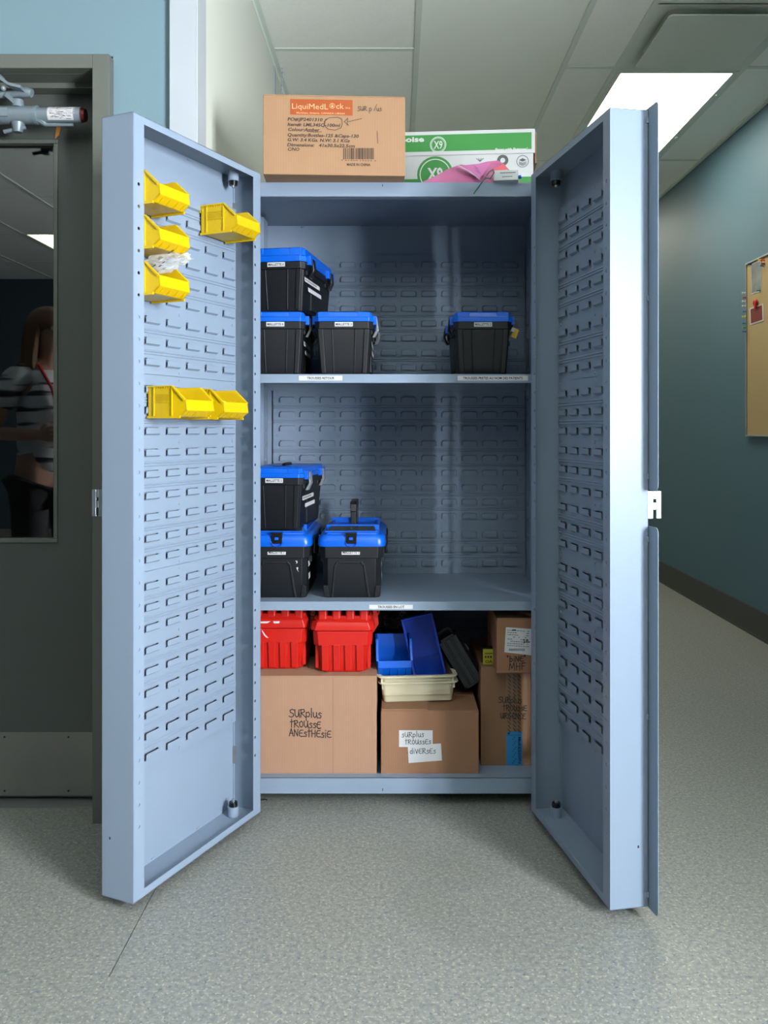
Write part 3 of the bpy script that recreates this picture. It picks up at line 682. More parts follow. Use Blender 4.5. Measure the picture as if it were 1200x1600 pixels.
def tool_big(x, D, z, rz, name, label, handle_up, scuff=False):
    T = thing('toolbox', label, 'toolbox', (X_(x, D), D+CAMY, z), rz, 'black toolboxes with blue lids')
    L = .385; k = 1
    b = MB()
    b.loft([crect(.166, L-.05, .012, 0, .022), crect(.170, L-.046, .014, .004, .020), crect(.176, L-.028, .016, .124, .012)])
    b.loft([crect(.188, L-.014, .016, .120, .006), crect(.194, L-.010, .018, .156, .004)])
    for sx in (-1, 1): b.loft([[(sx*.083-.016*(sx > 0)*1-0, .0175, .002), (sx*.083+.016*(sx < 0), .0175, .002), (sx*.083+.016*(sx < 0), .03, .002), (sx*.083-.016*(sx > 0), .03, .002)],
                               [(sx*.085-.014*(sx > 0), .014, .038), (sx*.085+.014*(sx < 0), .014, .038), (sx*.085+.014*(sx < 0), .03, .038), (sx*.085-.014*(sx > 0), .03, .038)]])
    # proud arch on the short end
    pts = [(-.055, .002), (-.046, .094), (-.040, .104), (.026, .104), (.034, .096), (.048, .002)]
    out = [(-.062, .002), (-.052, .098), (-.043, .111), (.030, .111), (.040, .099), (.056, .002)]
    def yy(z_): return .0205-.0085*z_/.124
    for i in range(5):
        a, b2, c, d2 = out[i], out[i+1], pts[i+1], pts[i]
        f_ = [(a[0], yy(a[1])-.0035, a[1]), (b2[0], yy(b2[1])-.0035, b2[1]), (c[0], yy(c[1])-.0035, c[1]), (d2[0], yy(d2[1])-.0035, d2[1])]
        b.loft([f_, [(q[0], q[1]+.006, q[2]) for q in f_]])
    for sx in (-1, 1):
        for y_ in (.10, .28): b.box(min(sx*.08, sx*.097), max(sx*.08, sx*.097), y_-.03, y_+.03, .10, .15)
    b.build('body', M_BLK, T, bevel=.0018)
    b = MB()
    b.loft([rrect(.200, L, .022, .155), rrect(.203, L+.002, .024, .160, -.001), rrect(.200, L, .024, .178), rrect(.190, L-.010, .022, .187, .005), rrect(.180, L-.018, .02, .190, .009)], 0)
    b.loft([rrect(.166, .345, .012, .188, .018), rrect(.160, .338, .012, .197, .021)], 0)
    b.build('lid', M_BLUE, T, bevel=.001)
    m_sm = mat('smoked_clear_plastic', (50, 56, 60), .12, var=.2)
    for y0, y1 in ((.022, .078), (.300, .350)):
        q = MB(); sl_ = 1 if y0 < .1 else -1; ya, yb_ = (y0-.006, y1) if sl_ > 0 else (y1+.006, y0)
        q.loft([[(-.074, ya, .1965), (.074, ya, .1965), (.074, yb_, .1965), (-.074, yb_, .1965)], [(-.072, ya+sl_*.003, .199), (.072, ya+sl_*.003, .199), (.066, yb_, .2095), (-.066, yb_, .2095)]], 0)
        q.build('tray_window', [m_sm, M_BLK], T, bevel=.0006)
        q = MB(); zz = .2005
        for a, c in (((-.080, y0-.004), (.080, y0-.004)), ((-.080, y1+.003), (.080, y1+.003))):
            far_ = a[1] > y0; zz2 = (.213 if (far_ == (y0 < .1)) else .2005); q.box(a[0], c[0], a[1]-.003, a[1]+.004, .196, zz2)
        q.build('tray_rim', M_BLUE, T, bevel=.001)
    q = MB(); q.box(-.07, .07, .095, .285, .1965, .1972)
    for xx in (-.07, .068): q.box(xx, xx+.004, .09, .29, .196, .205)
    q.build('lid_recess', M_DBLUE, T)
    q = MB()
    for k_ in range(3): q.box(.024+k_*.0165, .036+k_*.0165, .10, .20, .1972, .1980, 0); q.box(.026+k_*.0165, .034+k_*.0165, .105, .195, .1981, .1983, 1)
    q.build('lid_sticker', [mat('faded_sticker', (196, 196, 180), .6, var=.3, scale=250), mat('faded_print', (130, 132, 124), .6, var=.4, scale=300)], T)
    q = MB(); q.loft([[(-.015, -.006, .165), (.015, -.006, .165), (.015, .02, .165), (-.015, .02, .165)], [(-.016, -.006, .198), (.016, -.006, .198), (.016, .02, .198), (-.016, .02, .198)]], 0)
    q.box(-.007, .005, -.0085, -.006, .176, .184, 1)
    q.build('latch', [M_BLKG, M_BLUE], T, bevel=.0015)
    q = MB()
    hp = [(-.017, -.0045, .170), (-.012, -.0045, .160), (0, -.0045, .156), (.012, -.0045, .160), (.017, -.0045, .170)]
    q.tube(hp, .0016, 6); q.build('latch_loop', M_DBLUE, T)
    q = MB()
    if handle_up:
        q.box(-.008, .008, .115, .128, .197, .262).box(-.008, .008, .262, .275, .197, .262)
        q.loft([[(-.009, .112, .250), (.009, .112, .250), (.009, .125, .240), (-.009, .125, .240)], [(-.009, .118, .272), (.009, .118, .272), (.009, .128, .254), (-.009, .128, .254)],
                [(-.011, .135, .278), (.011, .135, .278), (.011, .138, .258), (-.011, .138, .258)], [(-.011, .255, .278), (.011, .255, .278), (.011, .252, .258), (-.011, .252, .258)],
                [(-.009, .272, .272), (.009, .272, .272), (.009, .262, .254), (-.009, .262, .254)], [(-.009, .278, .250), (.009, .278, .250), (.009, .265, .240), (-.009, .265, .240)]])
    else: q.box(-.012, .012, .11, .28, .1975, .2045)
    q.build('handle', M_BLK, T, bevel=.002)
    for sx in (-1, 1):
        for y_ in (.10, .28):
            q = MB(); q.box(min(sx*.098, sx*.106), max(sx*.098, sx*.106), y_-.016, y_+.016, .125, .178); q.build('latch', M_BLKG, T, bevel=.002)
    q = MB(); q.add([(.0885, .04, .09), (.0885, .10, .088), (.0882, .10, .104), (.0882, .04, .106)], [(0,1,2,3)]); q.add([(.0885, .05, .05), (.0885, .11, .048), (.0882, .11, .066), (.0882, .05, .068)], [(0,1,2,3)])
    q.build('tape_strip', M_PAPER, T)
    q = MB(); label_plate(q, -.029+.0, .025, .131, .1445, .0055, name, .0070, width=.048); q.build('name_label', [M_PAPER, M_INK], T)
    if scuff:
        q = MB()
        for c in ([(.052, .112), (.058, .113), (.060, .107), (.055, .103), (.057, .108)], [(.056, .092), (.062, .093), (.060, .085), (.064, .078), (.059, .084)]):
            q.add([(a, .0095, z_) for a, z_ in c], [(0,1,2,3,4)])
        q.build('scuff', M_PAPER, T)
    return T
tool_big(549, 2.548, SH3Z, 0, 'MALLETTE 1', 'black toolbox labelled MALLETTE 1 with blue lid and raised black handle', True)
tool_big(433, 2.548, SH3Z, 0, 'MALLETTE 7', 'black toolbox labelled MALLETTE 7 at the bottom of the lower shelf stack', False, True)
tool_small(428, 2.54, SH3Z+.2052, math.radians(-5), 'MALLETTE 5', 'black toolbox labelled MALLETTE 5 with blue lid, stacked on the MALLETTE 7 one')

# ------------------------------------------------------------------ red cases
def red_case(x, D, z, label, scuff):
    T = thing('red_case', label, 'case', (X_(x, D), D+CAMY, z), 0, 'red ribbed plastic cases')
    L = .36; b = MB()
    b.loft([crect(.142, L-.05, .02, 0, .022), crect(.154, L-.044, .022, .008, .018), crect(.164, L-.02, .022, .088, .008)])
    b.loft([crect(.174, L-.012, .016, .083, .004), crect(.178, L-.008, .014, .126, .002)])
    for k in range(4):
        xx = -.056+k*.0345+.004
        b.loft([[(xx-.011, .020, .006), (xx+.012, .020, .006), (xx+.010, .012, .006), (xx-.010, .012, .006)], [(xx-.0125, .010, .086), (xx+.0125, .010, .086), (xx+.011, .002, .086), (xx-.011, .002, .086)]])
    for sx in (-1, 1):
        for k in range(8):
            yy = .04+k*.038; xa, xb = sorted((sx*.072, sx*.083)); b.box(xa, xb, yy-.012, yy+.012, .01, .085)
    b.build('body', M_RED, T, bevel=.002)
    b = MB()
    b.loft([crect(.190, L, .014, .128), crect(.190, L, .014, .134), crect(.184, L-.006, .016, .152, .003), crect(.170, L-.02, .016, .160, .010), crect(.164, L-.026, .014, .170, .013)])
    for k in range(4):
        xx = -.060+k*.041
        b.loft([crect(.028, L-.018, .004, .156, .009, xx), crect(.026, L-.024, .004, .186, .012, xx)])
    b.build('lid', M_RED, T, bevel=.002)
    for sx in (-1, 1):
        for yy in (.10, .26):
            q = MB(); xa = sx*.094; q.loft([[(sx*.088, yy-.02, .172), (sx*.088, yy+.02, .172), (sx*.100, yy+.02, .172), (sx*.100, yy-.02, .172)], [(sx*.090, yy-.02, .130), (sx*.090, yy+.02, .130), (sx*.106, yy+.02, .130), (sx*.106, yy-.02, .130)],
                           [(sx*.084, yy-.018, .104), (sx*.084, yy+.018, .104), (sx*.090, yy+.018, .104), (sx*.090, yy-.018, .104)]])
            for kk in range(4): q.box(min(sx*.088, sx*.104), max(sx*.088, sx*.104), yy-.022, yy+.022, .150+kk*.010, .154+kk*.010)
            q.build('latch', M_RED, T, bevel=.001)
    if scuff:
        q = MB(); y = -.0012
        for c in ([(-.066, .148), (-.02, .149), (-.03, .143), (-.058, .143)], [(-.012, .149), (.008, .149), (.006, .143), (-.010, .143)]): q.add([(a, y+(c_-.134)*.16, c_) for a, c_ in c], [(0,1,2,3)])
        q.add([(-.049, .0022, .125), (-.047, .0022, .125), (-.036, .0024, .108), (-.026, .0025, .098), (-.032, .0025, .099), (-.040, .0024, .106)], [(0,1,2,3,4,5)])
        q.build('scuff', M_PAPER, T)
    return T
BZ = .083
red_case(433, 2.585, .3765, 'scuffed red ribbed plastic case at the left under the lower shelf', True)
red_case(535, 2.55, .3765, 'clean red ribbed plastic case beside the scuffed one, on the big box', False)

# ------------------------------------------------------------------ cardboard boxes
def carton(name, label, loc, rz, w_, d_, h_, m, flap='y', flapz=.003, bev=.002, top=True):
    T = thing(name, label, 'box', loc, rz)
    b = MB(); b.box(0, w_, 0, d_, 0, h_-flapz)
    B = b.build('carton_body', m, T, bevel=bev)
    if top:
        if flap == 'y': segs = [(0, w_, 0, d_/2-.0015), (0, w_, d_/2+.0015, d_)]
        else: segs = [(0, w_/2-.0015, 0, d_), (w_/2+.0015, w_, 0, d_)]
        for a in segs: MB().box(a[0]+.001, a[1]-.001, a[2]+.001, a[3]-.001, h_-flapz, h_).build('flap', m, T, bevel=.0008)
    return T, B
# big left box
x1 = X_(588.5, 2.53); T, B = carton('cardboard_box', 'large cardboard box marked Surplus trousse anesthesie, under the red cases', (x1-.385, .03, BZ), 0, .385, .44, .2935, M_CARDL)
q = MB(); ox = x1-.385
def hw(q, s_, x, y, D, h, off=.0, lean=0, wd=.0026, tilt=0):
    pass
for s_, x, y, hh in (('SURplus', 452, 1120, 12.5), ('TROUssE', 453.5, 1136, 11), ("ANEsTHE'sIE", 452, 1150, 11)):
    q.hand(s_, (X_(x, 2.53)-ox, -.0006, Z_(y, 2.53)-BZ), hh*2.53/FPX, .0026, gap=.10, ux=(1, 0, -.04))
q.build('handwriting', M_INK, T)
MB().box(X_(520, 2.53)-ox, X_(520.6, 2.53)-ox, -.0004, 0, .004, .288).build('crease', M_CARD3, T)
# middle box
xl = X_(595, 2.53); mw = .289; T, B = carton('cardboard_box', 'cardboard box with two white labels marked Surplus trousses diverses', (xl, .03, BZ), 0, mw, .30, .191, M_CARD2)
MB().box(.002, X_(669, 2.53)-xl, .004, .12, .191, .195).build('loose_flap', M_CARD2, T, bevel=.0008)
def lp(x, y): return (X_(x, 2.53)-xl, Z_(y, 2.53)-BZ)
for quad_, txts in (([(623.5, 1141), (676, 1141), (676, 1167), (623.5, 1167)], [('sURplus', 628, 1152, 8), ('TROUssEs', 633, 1163, 7.5)]), ([(637, 1165), (689, 1161.5), (690.5, 1188), (638.5, 1192)], [('dIVERsEs', 640.5, 1177.5, 8)])):
    q = MB(); yy = -.0006 if txts[0][0][0] == 's' else -.0012
    pts = [lp(*a) for a in quad_]; q.add([(a, yy, z) for a, z in pts]+[(a, yy+.0005, z) for a, z in pts], [(0,1,2,3),(7,6,5,4),(0,4,5,1),(1,5,6,2),(2,6,7,3),(3,7,4,0)])
    for s_, x, y, hh in txts:
        a, z = lp(x, y); q.hand(s_, (a, yy-.0004, z), hh*2.53/FPX, .0016, 1, gap=.14, ux=(1.04, 0, .02))
    q.build('paper_label', [M_PAPER, M_INK], T)
q = MB()
for y_ in (1172, 1175.5, 1179): a, z = lp(690.5, y_); q.quad(a, a+.004, z, z+.0008, -.0003)
a, z = lp(636, 1177); q.quad(a, a+.002, z, z+.002, -.0003); q.build('pen_marks', M_INK, T)
# tall box back right
D_ = 2.605; xl = X_(751, D_); yb = D_+CAMY
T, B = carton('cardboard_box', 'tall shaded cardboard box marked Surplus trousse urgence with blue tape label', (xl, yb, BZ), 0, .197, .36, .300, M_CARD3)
def tl(x, y): return (X_(x, D_)-xl, Z_(y, D_)-BZ)
q = MB(); a0, z0 = tl(792, 1143); a1, z1 = tl(815, 1052)
q.box(a0, a1, -.0005, 0, z0, z1, 0)
n = 15
for i in range(n):
    for j in range(3):
        za = z0+(z1-z0)*(i+.15+.3*(j % 2))/n; xa = a0+(a1-a0)*(j+.15)/3; L_ = (a1-a0)/3*.75
        zb2 = min(za+.006, z1-.001)
        q.add([(xa, -.0009, zb2), (xa+.0035, -.0009, zb2), (xa+L_, -.0009, za-.004), (xa+L_-.0035, -.0009, za-.004)], [(0,1,2,3)], 1)
q.build('printed_tape', [mat('clear_brown_tape', (140, 108, 80), .2, var=.05), mat('tape_print', (48, 46, 48), .4)], T)
q = MB(); a0, z0 = tl(791.5, 1196); a1, z1 = tl(816, 1143); z0 = max(z0, .001)
q.box(a0, a1, -.0008, 0, z0, z1, 0)
q.quad(a0+.003, a0+.010, z1-.008, z1-.003, -.0012, 2); q.quad(a0+.001, a1-.001, z1-.0115, z1-.0105, -.0012, 2)
for k in range(14): q.quad(a0+.018+(k % 3)*.004, a0+.021+(k % 3)*.004, z0+.006+k*.006, z0+.0085+k*.006, -.0012, 2)
q.text('McKESSON', (a1-.012, -.0013, z1-.016), .0085, 2, ux=(0,0,-1), uz=(1,0,0), bold=.02, width=(z1-z0)-.022)
q.build('tape_label', [mat('blue_tape_label', (40, 130, 188), .4), M_INK, mat('navy_print', (14, 40, 74), .5)], T)
q = MB()
for s_, x, y, hh in (('SURplus', 779, 1098, 9.5), ('TROUssE', 786, 1110, 9), ('URGENCE', 782, 1122.5, 9)):
    a, z = tl(x, y); q.hand(s_, (a, -.0014, z), hh*D_/FPX, .0019, gap=.1, ux=(.95, 0, -.02))
q.build('handwriting', M_INK, T)
# small box on top
D2 = 2.535; xs = X_(776, D2); zs = BZ+.300
T, B = carton('cardboard_box', 'small cardboard box marked bine MHF with a white shipping label', (xs, D2+CAMY, zs), 0, .158, .26, .161, M_CARD2)
def sl(x, y): return (X_(x, D2)-xs, Z_(y, D2)-zs)
q = MB(); p4 = [sl(*a) for a in ((790.5, 980), (833, 983), (832, 1024), (788, 1019))]
q.add([(a, -.0006, z) for a, z in p4]+[(a, 0, z) for a, z in p4], [(0,1,2,3),(7,6,5,4),(0,4,5,1),(1,5,6,2),(2,6,7,3),(3,7,4,0)])
rnd = random.Random(3)
for k in range(8):
    y_ = 984+k*3.4; xx = 792.5
    while xx < 826:
        w2 = rnd.uniform(1.2, 4); 
        if rnd.random() < (.75 if k not in (3, 4) else .25):
            a, z = sl(xx, y_+.06*(xx-790)); q.quad(a, a+w2*D2/FPX, z-.0016, z, -.0009, 1)
        xx += w2+.9
a, z = sl(800, 984); q.quad(a, a+.012, z-.003, z+.001, -.001, 1)
for k in range(24): a, z = sl(795+k*1.05, 1017); q.quad(a, a+(.0006, .0012, .0009)[k % 3], z, z+.007, -.0009, 1)
a, z = sl(817.5, 1004.5); q.text('58-', (a, -.001, z), .011, 1, bold=.02, width=.020)
q.build('shipping_label', [M_PAPER, M_INK], T)
q = MB(); a, z = sl(792, 1034); q.hand('"bINE"', (a, -.0008, z), .0165, .0024, gap=.1, ux=(1.12, 0, .03)); a, z = sl(795.5, 1047.5); q.hand('MHF', (a, -.0008, z), .0215, .0024, gap=.14, ux=(1.0, 0, .03))
q.build('handwriting', M_INK, T)
q = MB(); q.box(-.0008, 0, .0, .26, .07, .0715).build('crease', M_CARD3, T); 
MB().box(.002, .156, .004, .12, .161, .1625).build('packing_tape', mat('clear_brown_tape', (140, 108, 80), .2), T)
# yellow packet beside it
xa = X_(754.5, 2.63); yb2 = .13
q = MB().box(0, .036, .002, .03, 0, .050, 1).box(0, .036, 0, .0022, .0, .047, 0)
q.text('OA', (.018, -.0004, .005), .0085, 1, align='c', bold=.02, width=.022)
for k in range(3): q.quad(.006+k*.008, .011+k*.008, .020, .027, -.0003, 1)
q.quad(.006, .03, .032, .036, -.0003, 2)
tag(q.build('packet', [mat('yellow_green_card', (168, 160, 24), .5), M_BLK, mat('olive_print', (90, 86, 20), .5)], loc=(xa, yb2, zs), bevel=.0005), 'small yellow printed packet on the tall box, beside the small box', 'packet')

# amber bottle carton on top of the cabinet
rz = math.atan2(.02, .41); xl = X_(411, 2.42)
T, B = carton('bottle_carton', 'brown shipping carton with orange logo and barcode, on top of the cabinet', (xl, 2.42+CAMY, TZ), rz, .402, .30, .226, M_CARD)
def al(x, y):   # pixel on its front face -> local x,z
    D = 2.42+.02*(x-411)/222; return ((x-411)*D/FPX, Z_(y, D)-TZ)
q = MB(); a0, z0 = al(453, 179); a1, z1 = al(550, 156.5)
q.quad(a0, a1, z0, z1, -.0003, 0)
a, z = al(456, 170); q.text('LiquiMedL', (a, -.0006, z), .0155, 1, bold=-.0, width=.1015)
a, z = al(524.5, 170); q.text('ck', (a, -.0006, z), .0155, 1, width=.0215); a, z = al(539, 170); q.text('inc', (a, -.0006, z), .006, 1, width=.0135)
cx_, cz_ = al(518.5, 165.5)
for k in range(16):
    t0, t1 = 2*math.pi*k/16, 2*math.pi*(k+1)/16
    q.add([(cx_+r_*math.cos(t), -.0006, cz_+r_*math.sin(t)) for r_, t in ((.0078, t0), (.0078, t1), (.0066, t1), (.0066, t0))], [(0,1,2,3)], 1)
q.quad(cx_-.0028, cx_+.0028, cz_-.004, cz_+.0008, -.0007, 1); q.stroke([(-.002, .0), (-.002, .0035), (0, .005), (.002, .0035), (.002, .0)], .0009, 1, (cx_, -.0007, cz_))
a, z = al(463, 177.5); q.text('Markham, Ontario. CANADA L3R5A4', (a, -.0006, z), .0046, 1, bold=.01, width=.136)
q.build('logo_print', [M_ORANGE, mat('tan_print', (228, 176, 130), .7)], T)
q = MB()
for s_, x, y, wpx in (('PO#:JP2401310', 449, 188.5, 54), ('Item#: LML34SQ-100ml', 449, 196.7, 81), ('Colour:Amber', 449.5, 204.5, 49), ('Quantity:Bottles-125 &Caps-130', 448.5, 213, 111),
                     ('G.W: 3.4 KGs. N.W: 3.1 KGs', 448.5, 220.5, 97), ('Dimensions:   41x30.5x22.5cm', 448.5, 228.5, 105), ('C/NO', 449, 235.5, 18)):
    a, z = al(x, y); q.text(s_, (a, -.0005, z), .0088, 0, shear=.2, bold=.03, width=wpx*2.43/FPX, ux=(1, 0, -.004))
a, z = al(541, 259); q.text('MADE IN CHINA', (a, -.0005, z), .0072, 0, bold=.03, width=37*2.43/FPX)
xx = 535.5; rnd = random.Random(5)
while xx < 583:
    w2 = rnd.choice((.7, .9, 1.4, 1.9)); a, z = al(xx, 249); q.quad(a, a+w2*2.43/FPX, z, al(xx, 231.5)[1], -.0005, 0); xx += w2+rnd.choice((.6, .9, 1.2))
a, z = al(532, 251); q.text("7 61459 19223 3", (a, -.0005, z-.0008), .0035, 0, width=.099)
q.build('printing', M_PRINT, T)
q = MB(); w_ = .0014
def pen(pts, o=None): q.stroke([al(*p_) for p_ in pts], w_, 0, (0, -.0009, 0))
pen([(507, 193), (508, 187), (515, 184), (527, 183.5), (533, 186), (534, 194), (532, 200), (523, 203.5), (512, 202), (507, 197), (506, 190), (511, 186)])
pen([(564, 185.5), (551, 188.5), (543, 190.5)]); pen([(542.5, 185), (537, 190.5), (544, 196)]); pen([(542.5, 185), (541.5, 196)])
pen([(479, 205.2), (490, 206.5), (502, 206.2)]); pen([(588, 205), (588.6, 215), (589, 224)])
a, z = al(558, 173.5); q.hand('SUR', (a, -.0009, z), .0125, .0014, gap=.12, ux=(1.0, .0, .04)); a, z = al(576, 174); q.hand('p', (a, -.0009, z), .014, .0014); a, z = al(583.5, 173); q.stroke([(0, 0), (.007, .017)], .0014, 0, (a, -.0009, z)); a, z = al(587.5, 173.5); q.hand('us', (a, -.0009, z), .0125, .0014, gap=.15)
q.build('handwriting', M_INK, T)

# paper carton (lid and body)
D3 = 2.74; rz = -math.atan2(.035, .44); xr, yr = X_(836, D3), D3+CAMY
T = thing('paper_carton', 'white and green copy paper carton with loose lid, on the cabinet behind the pink bag', 'box', (xr-.44*math.cos(rz), yr-.44*math.sin(rz), TZ), rz)
q = MB().box(.005, .435, .004, .268, 0, .20, 0)
def pl_(x, y):
    t = 1-(836-x)/219.0; D = D3+.037*(1-t); return (.44*t, Z_(y, D)-TZ)
def ring_(q, cx, cz, r0, r1, y, m, n=28):
    for k in range(n):
        t0, t1 = 2*math.pi*k/n, 2*math.pi*(k+1)/n
        vs = [(cx+r_*math.cos(t), y, cz+r_*math.sin(t)) for r_, t in ((r1, t0), (r1, t1), (r0, t1), (r0, t0))]
        q.add(vs, [(0,1,2,3)] if r0 > 0 else [(0,1,2)], m)
q.quad(.006, .434, .0, Z_(275, D3)-TZ, .0036, 1)
ccx, ccz = pl_(677, 272)
ring_(q, ccx, ccz, 0, .058, .0034, 1); ring_(q, ccx, ccz, .047, .050, .0032, 2); q.text('X9', (ccx, .0030, ccz-.018), .038, 2, align='c', bold=.03, width=.05)
ccx, ccz = pl_(816.5, 251.5); ring_(q, ccx, ccz, .0175, .0195, .0034, 3)
for k in range(5): q.add([(ccx-.012, .0034, ccz-.005-.0022*k+.004), (ccx, .0034, ccz-.010-.0022*k+.004), (ccx+.012, .0034, ccz-.005-.0022*k+.004), (ccx+.012, .0034, ccz-.0038-.0022*k+.004), (ccx, .0034, ccz-.0088-.0022*k+.004), (ccx-.012, .0034, ccz-.0038-.0022*k+.004)], [(0,1,4,5), (1,2,3,4)], 3)
q.add([(ccx-.012, .0034, ccz+.004), (ccx, .0034, ccz-.001), (ccx+.012, .0034, ccz+.004), (ccx, .0034, ccz+.010)], [(0,1,2,3)], 3)
ccx, ccz = pl_(785, 250); ring_(q, ccx, ccz, .008, .018, .0034, 3)
ccx, ccz = pl_(749, 249)
for k in (-2, -1, 0, 1, 2): q.stroke([(0, -.006), (k*.006, .004)], .0016, 3, (ccx, .0034, ccz))
q.build('carton_body', [M_CARTON, M_GREEN, M_WPRINT, mat('grey_print', (84, 88, 88), .6)], T, smooth=0)
z0 = Z_(238.5, D3)-TZ; zt = Z_(201, D3)-TZ
q = MB(); t_ = .003
q.box(0, .44, 0, t_, z0, zt, 0).box(0, .44, .272-t_, .272, z0, zt, 0).box(0, t_, t_, .272-t_, z0, zt, 0).box(.44-t_, .44, t_, .272-t_, z0, zt, 4).box(t_, .44-t_, t_, .272-t_, zt-t_, zt, 0)
q.box(.4401, .446, .01, .25, z0-.03, zt-.008, 4)
q.quad(.008, .429, z0+.012, zt-.011, -.0003, 1)
a, z = pl_(659.5, 221.5); q.text('Boise', (a, -.0006, z), .0165, 2, align='r', bold=.035, width=.078)
ccx, ccz = pl_(682, 226.5); ring_(q, ccx, ccz, .0235, .0262, -.0006, 2); ring_(q, ccx, ccz, .0205, .0218, -.0006, 2); q.text('X9', (ccx, -.0006, ccz-.0125), .025, 2, align='c', bold=.015, width=.028)
a, z = pl_(822, 234.5); q.text('Paper with Purpose', (a, -.0006, z), .0082, 2, align='r', bold=.03, width=.098); ring_(q, a+.003, z+.006, .0012, .002, -.0006, 2, 10)
q.build('carton_lid', [M_CARTON, M_GREEN, M_WPRINT, M_PRINT, M_CARD3], T, smooth=0)

# pink bag with papers in front
m_pk = mat('translucent_pink_plastic', (226, 128, 178), .3, var=.12, scale=18, trans=.15, alpha=.93, bump=.4, bscale=60)
x0 = X_(652, 2.53)
T = thing('pink_bag', 'crumpled pink plastic bag with papers inside, lying on top of the cabinet', 'bag', (x0, .02, TZ))
prof = [(0, .002), (.05, .022), (.09, .042), (.125, .054), (.165, .052), (.21, .060), (.245, .062), (.265, .050), (.29, .026), (.305, .004)]
def hgt(x):
    for i in range(len(prof)-1):
        if prof[i][0] <= x <= prof[i+1][0]: t = (x-prof[i][0])/(prof[i+1][0]-prof[i][0]); return prof[i][1]*(1-t)+prof[i+1][1]*t
    return .002
q = MB(); nx, nz = 34, 9
for side in (0, 1):
    g_ = []
    for j in range(nz):
        for i in range(nx):
            x = .305*i/(nx-1); h = hgt(x)*1.3*(j/(nz-1)); bul = math.sin(math.pi*min(1, j/(nz-1)))*.5+.5*(1-j/(nz-1))
            n_ = noise.noise(Vector((x*32, h*45, side*5)))*.007
            y = (.0 + .03*(h/.06) - .002*bul + n_*.8) if side == 0 else (.085-.045*(h/.06)+n_)
            g_.append((x, y+.006, max(.0006, h+n_*.25*(j > 0))))
    q.add(g_, [(j*nx+i, j*nx+i+1, (j+1)*nx+i+1, (j+1)*nx+i) for j in range(nz-1) for i in range(nx-1)], 0)
q.build('bag_film', m_pk, T, smooth=60)
q = MB()
def bp_(x, y, yy): return (X_(x, 2.5)-X_(652, 2.5)+.0, yy, Z_(y, 2.5)-TZ)
fl = [bp_(714, 254, .012), bp_(768, 249, .010), bp_(750, 277, -.006)]
q.add(fl+[(a, b_+.001, c) for a, b_, c in fl], [(0,1,2), (5,4,3), (0,3,4,1), (1,4,5,2), (2,5,3,0)], 0)
for k in range(3): a = bp_(741+k*2.2, 255+k*4, .0035); q.add([(a[0], a[1]-.005, a[2]), (a[0]+.012, a[1]-.005, a[2]-.009), (a[0]+.012, a[1]-.005, a[2]-.0105), (a[0], a[1]-.005, a[2]-.0015)], [(0,1,2,3)], 1)
q.stroke([(0, 0), (.035, -.018), (.068, -.044)], .0022, 2, (fl[0][0], -.004, fl[0][2]-.001))
q.build('paper_flap', [mat('light_pink_sheet', (216, 122, 178), .4), mat('violet_print', (110, 80, 160), .5), M_PAPER], T, label='pale pink folded flap with small print')
q = MB(); fl = [bp_(790, 247, .030), bp_(800, 262, .020), bp_(806, 284, .012), bp_(782, 284, .012), bp_(772, 258, .022)]
q.add(fl, [(0,1,2,3,4)], 0); q.tube([(fl[1][0]-.012, .012, fl[1][2]+.0), (fl[1][0]-.012, .0135, fl[1][2])], .004, 10, 1)
q.build('red_card', [mat('salmon_card', (226, 100, 110), .5), M_PAPER], T, label='salmon card with punched hole')
T = thing('grey_device', 'small grey plastic block with faint print, at the right end of the pink bag', 'device', (X_(770, 2.48), -.015, TZ+.0005), math.radians(-8))
q = MB().loft([rrect(.072, .03, .004, 0, 0, .038), rrect(.070, .028, .004, .030, .001, .038)])
q.M = None
for k in range(9): q.quad(.022+k*.005, .0255+k*.005, .020, .0225, -.0003, 1)
for k in range(6): q.quad(.028+k*.005, .0315+k*.005, .009, .0112, -.0003, 1)
q.build('case', [mat('pale_grey_plastic', (196, 202, 200), .4), M_PRINT], T, bevel=.001)
MB().tube([(.074, .012, .010), (.082, .012, .012)], .005, 10).build('button', M_DBLUE, T)
q = MB(); z0 = TZ
def zt(x, y, yy): p_ = P(x, y, yy+2.5); return (p_.x, yy, p_.z)
pts = [zt(740, 303, -.022), zt(750, 289, -.024), zt(758, 278, -.024), zt(766, 279, -.022), zt(772, 270, -.022), zt(771, 264, -.020), zt(764, 269, -.022), zt(760, 275, -.022)]
q.tube(pts, .0017, 6); q.box(pts[2][0]-.003, pts[2][0]+.003, -.028, -.021, pts[2][2]-.003, pts[2][2]+.003)
tag(q.build('cable_tie', mat('green_nylon', (10, 100, 70), .35)), 'green cable tie dangling over the front edge of the cabinet top', 'cable tie')

# ------------------------------------------------------------------ trays, blue bins, black case under the lower shelf
TR = BZ+.1955
def tray(label, z, x, D, rz):
    T = thing('plastic_tray', label, 'tray', (X_(x, D), D+CAMY, z), rz, 'cream stacked trays')
    q = MB(); w_, l = .222, .16; h = .062; t = .0025
    rings = [rrect(w_-.012, l-.012, .012, .0, .006), rrect(w_, l, .014, h-.006), rrect(w_+.022, l+.022, .020, h-.005, -.011), rrect(w_+.022, l+.022, .020, h, -.011), rrect(w_-.004, l-.004, .012, h, .002), rrect(w_-.014, l-.014, .010, .003, .007)]
    q.loft(rings, 0); q.build('tray_shell', M_CREAM, T, bevel=.0006)
    q = MB(); q.box(-.10, .10, -.0035, -.001, h-.016, h-.013)
    for sx in (-1, 1): q.box(sx*.108-.003, sx*.108+.003, .0, .02, h-.022, h-.006)
    q.build('stacking_rib', M_CREAM, T)
tray('lower cream plastic tray of two, resting on the labelled middle box', TR, 654, 2.60, math.radians(5))
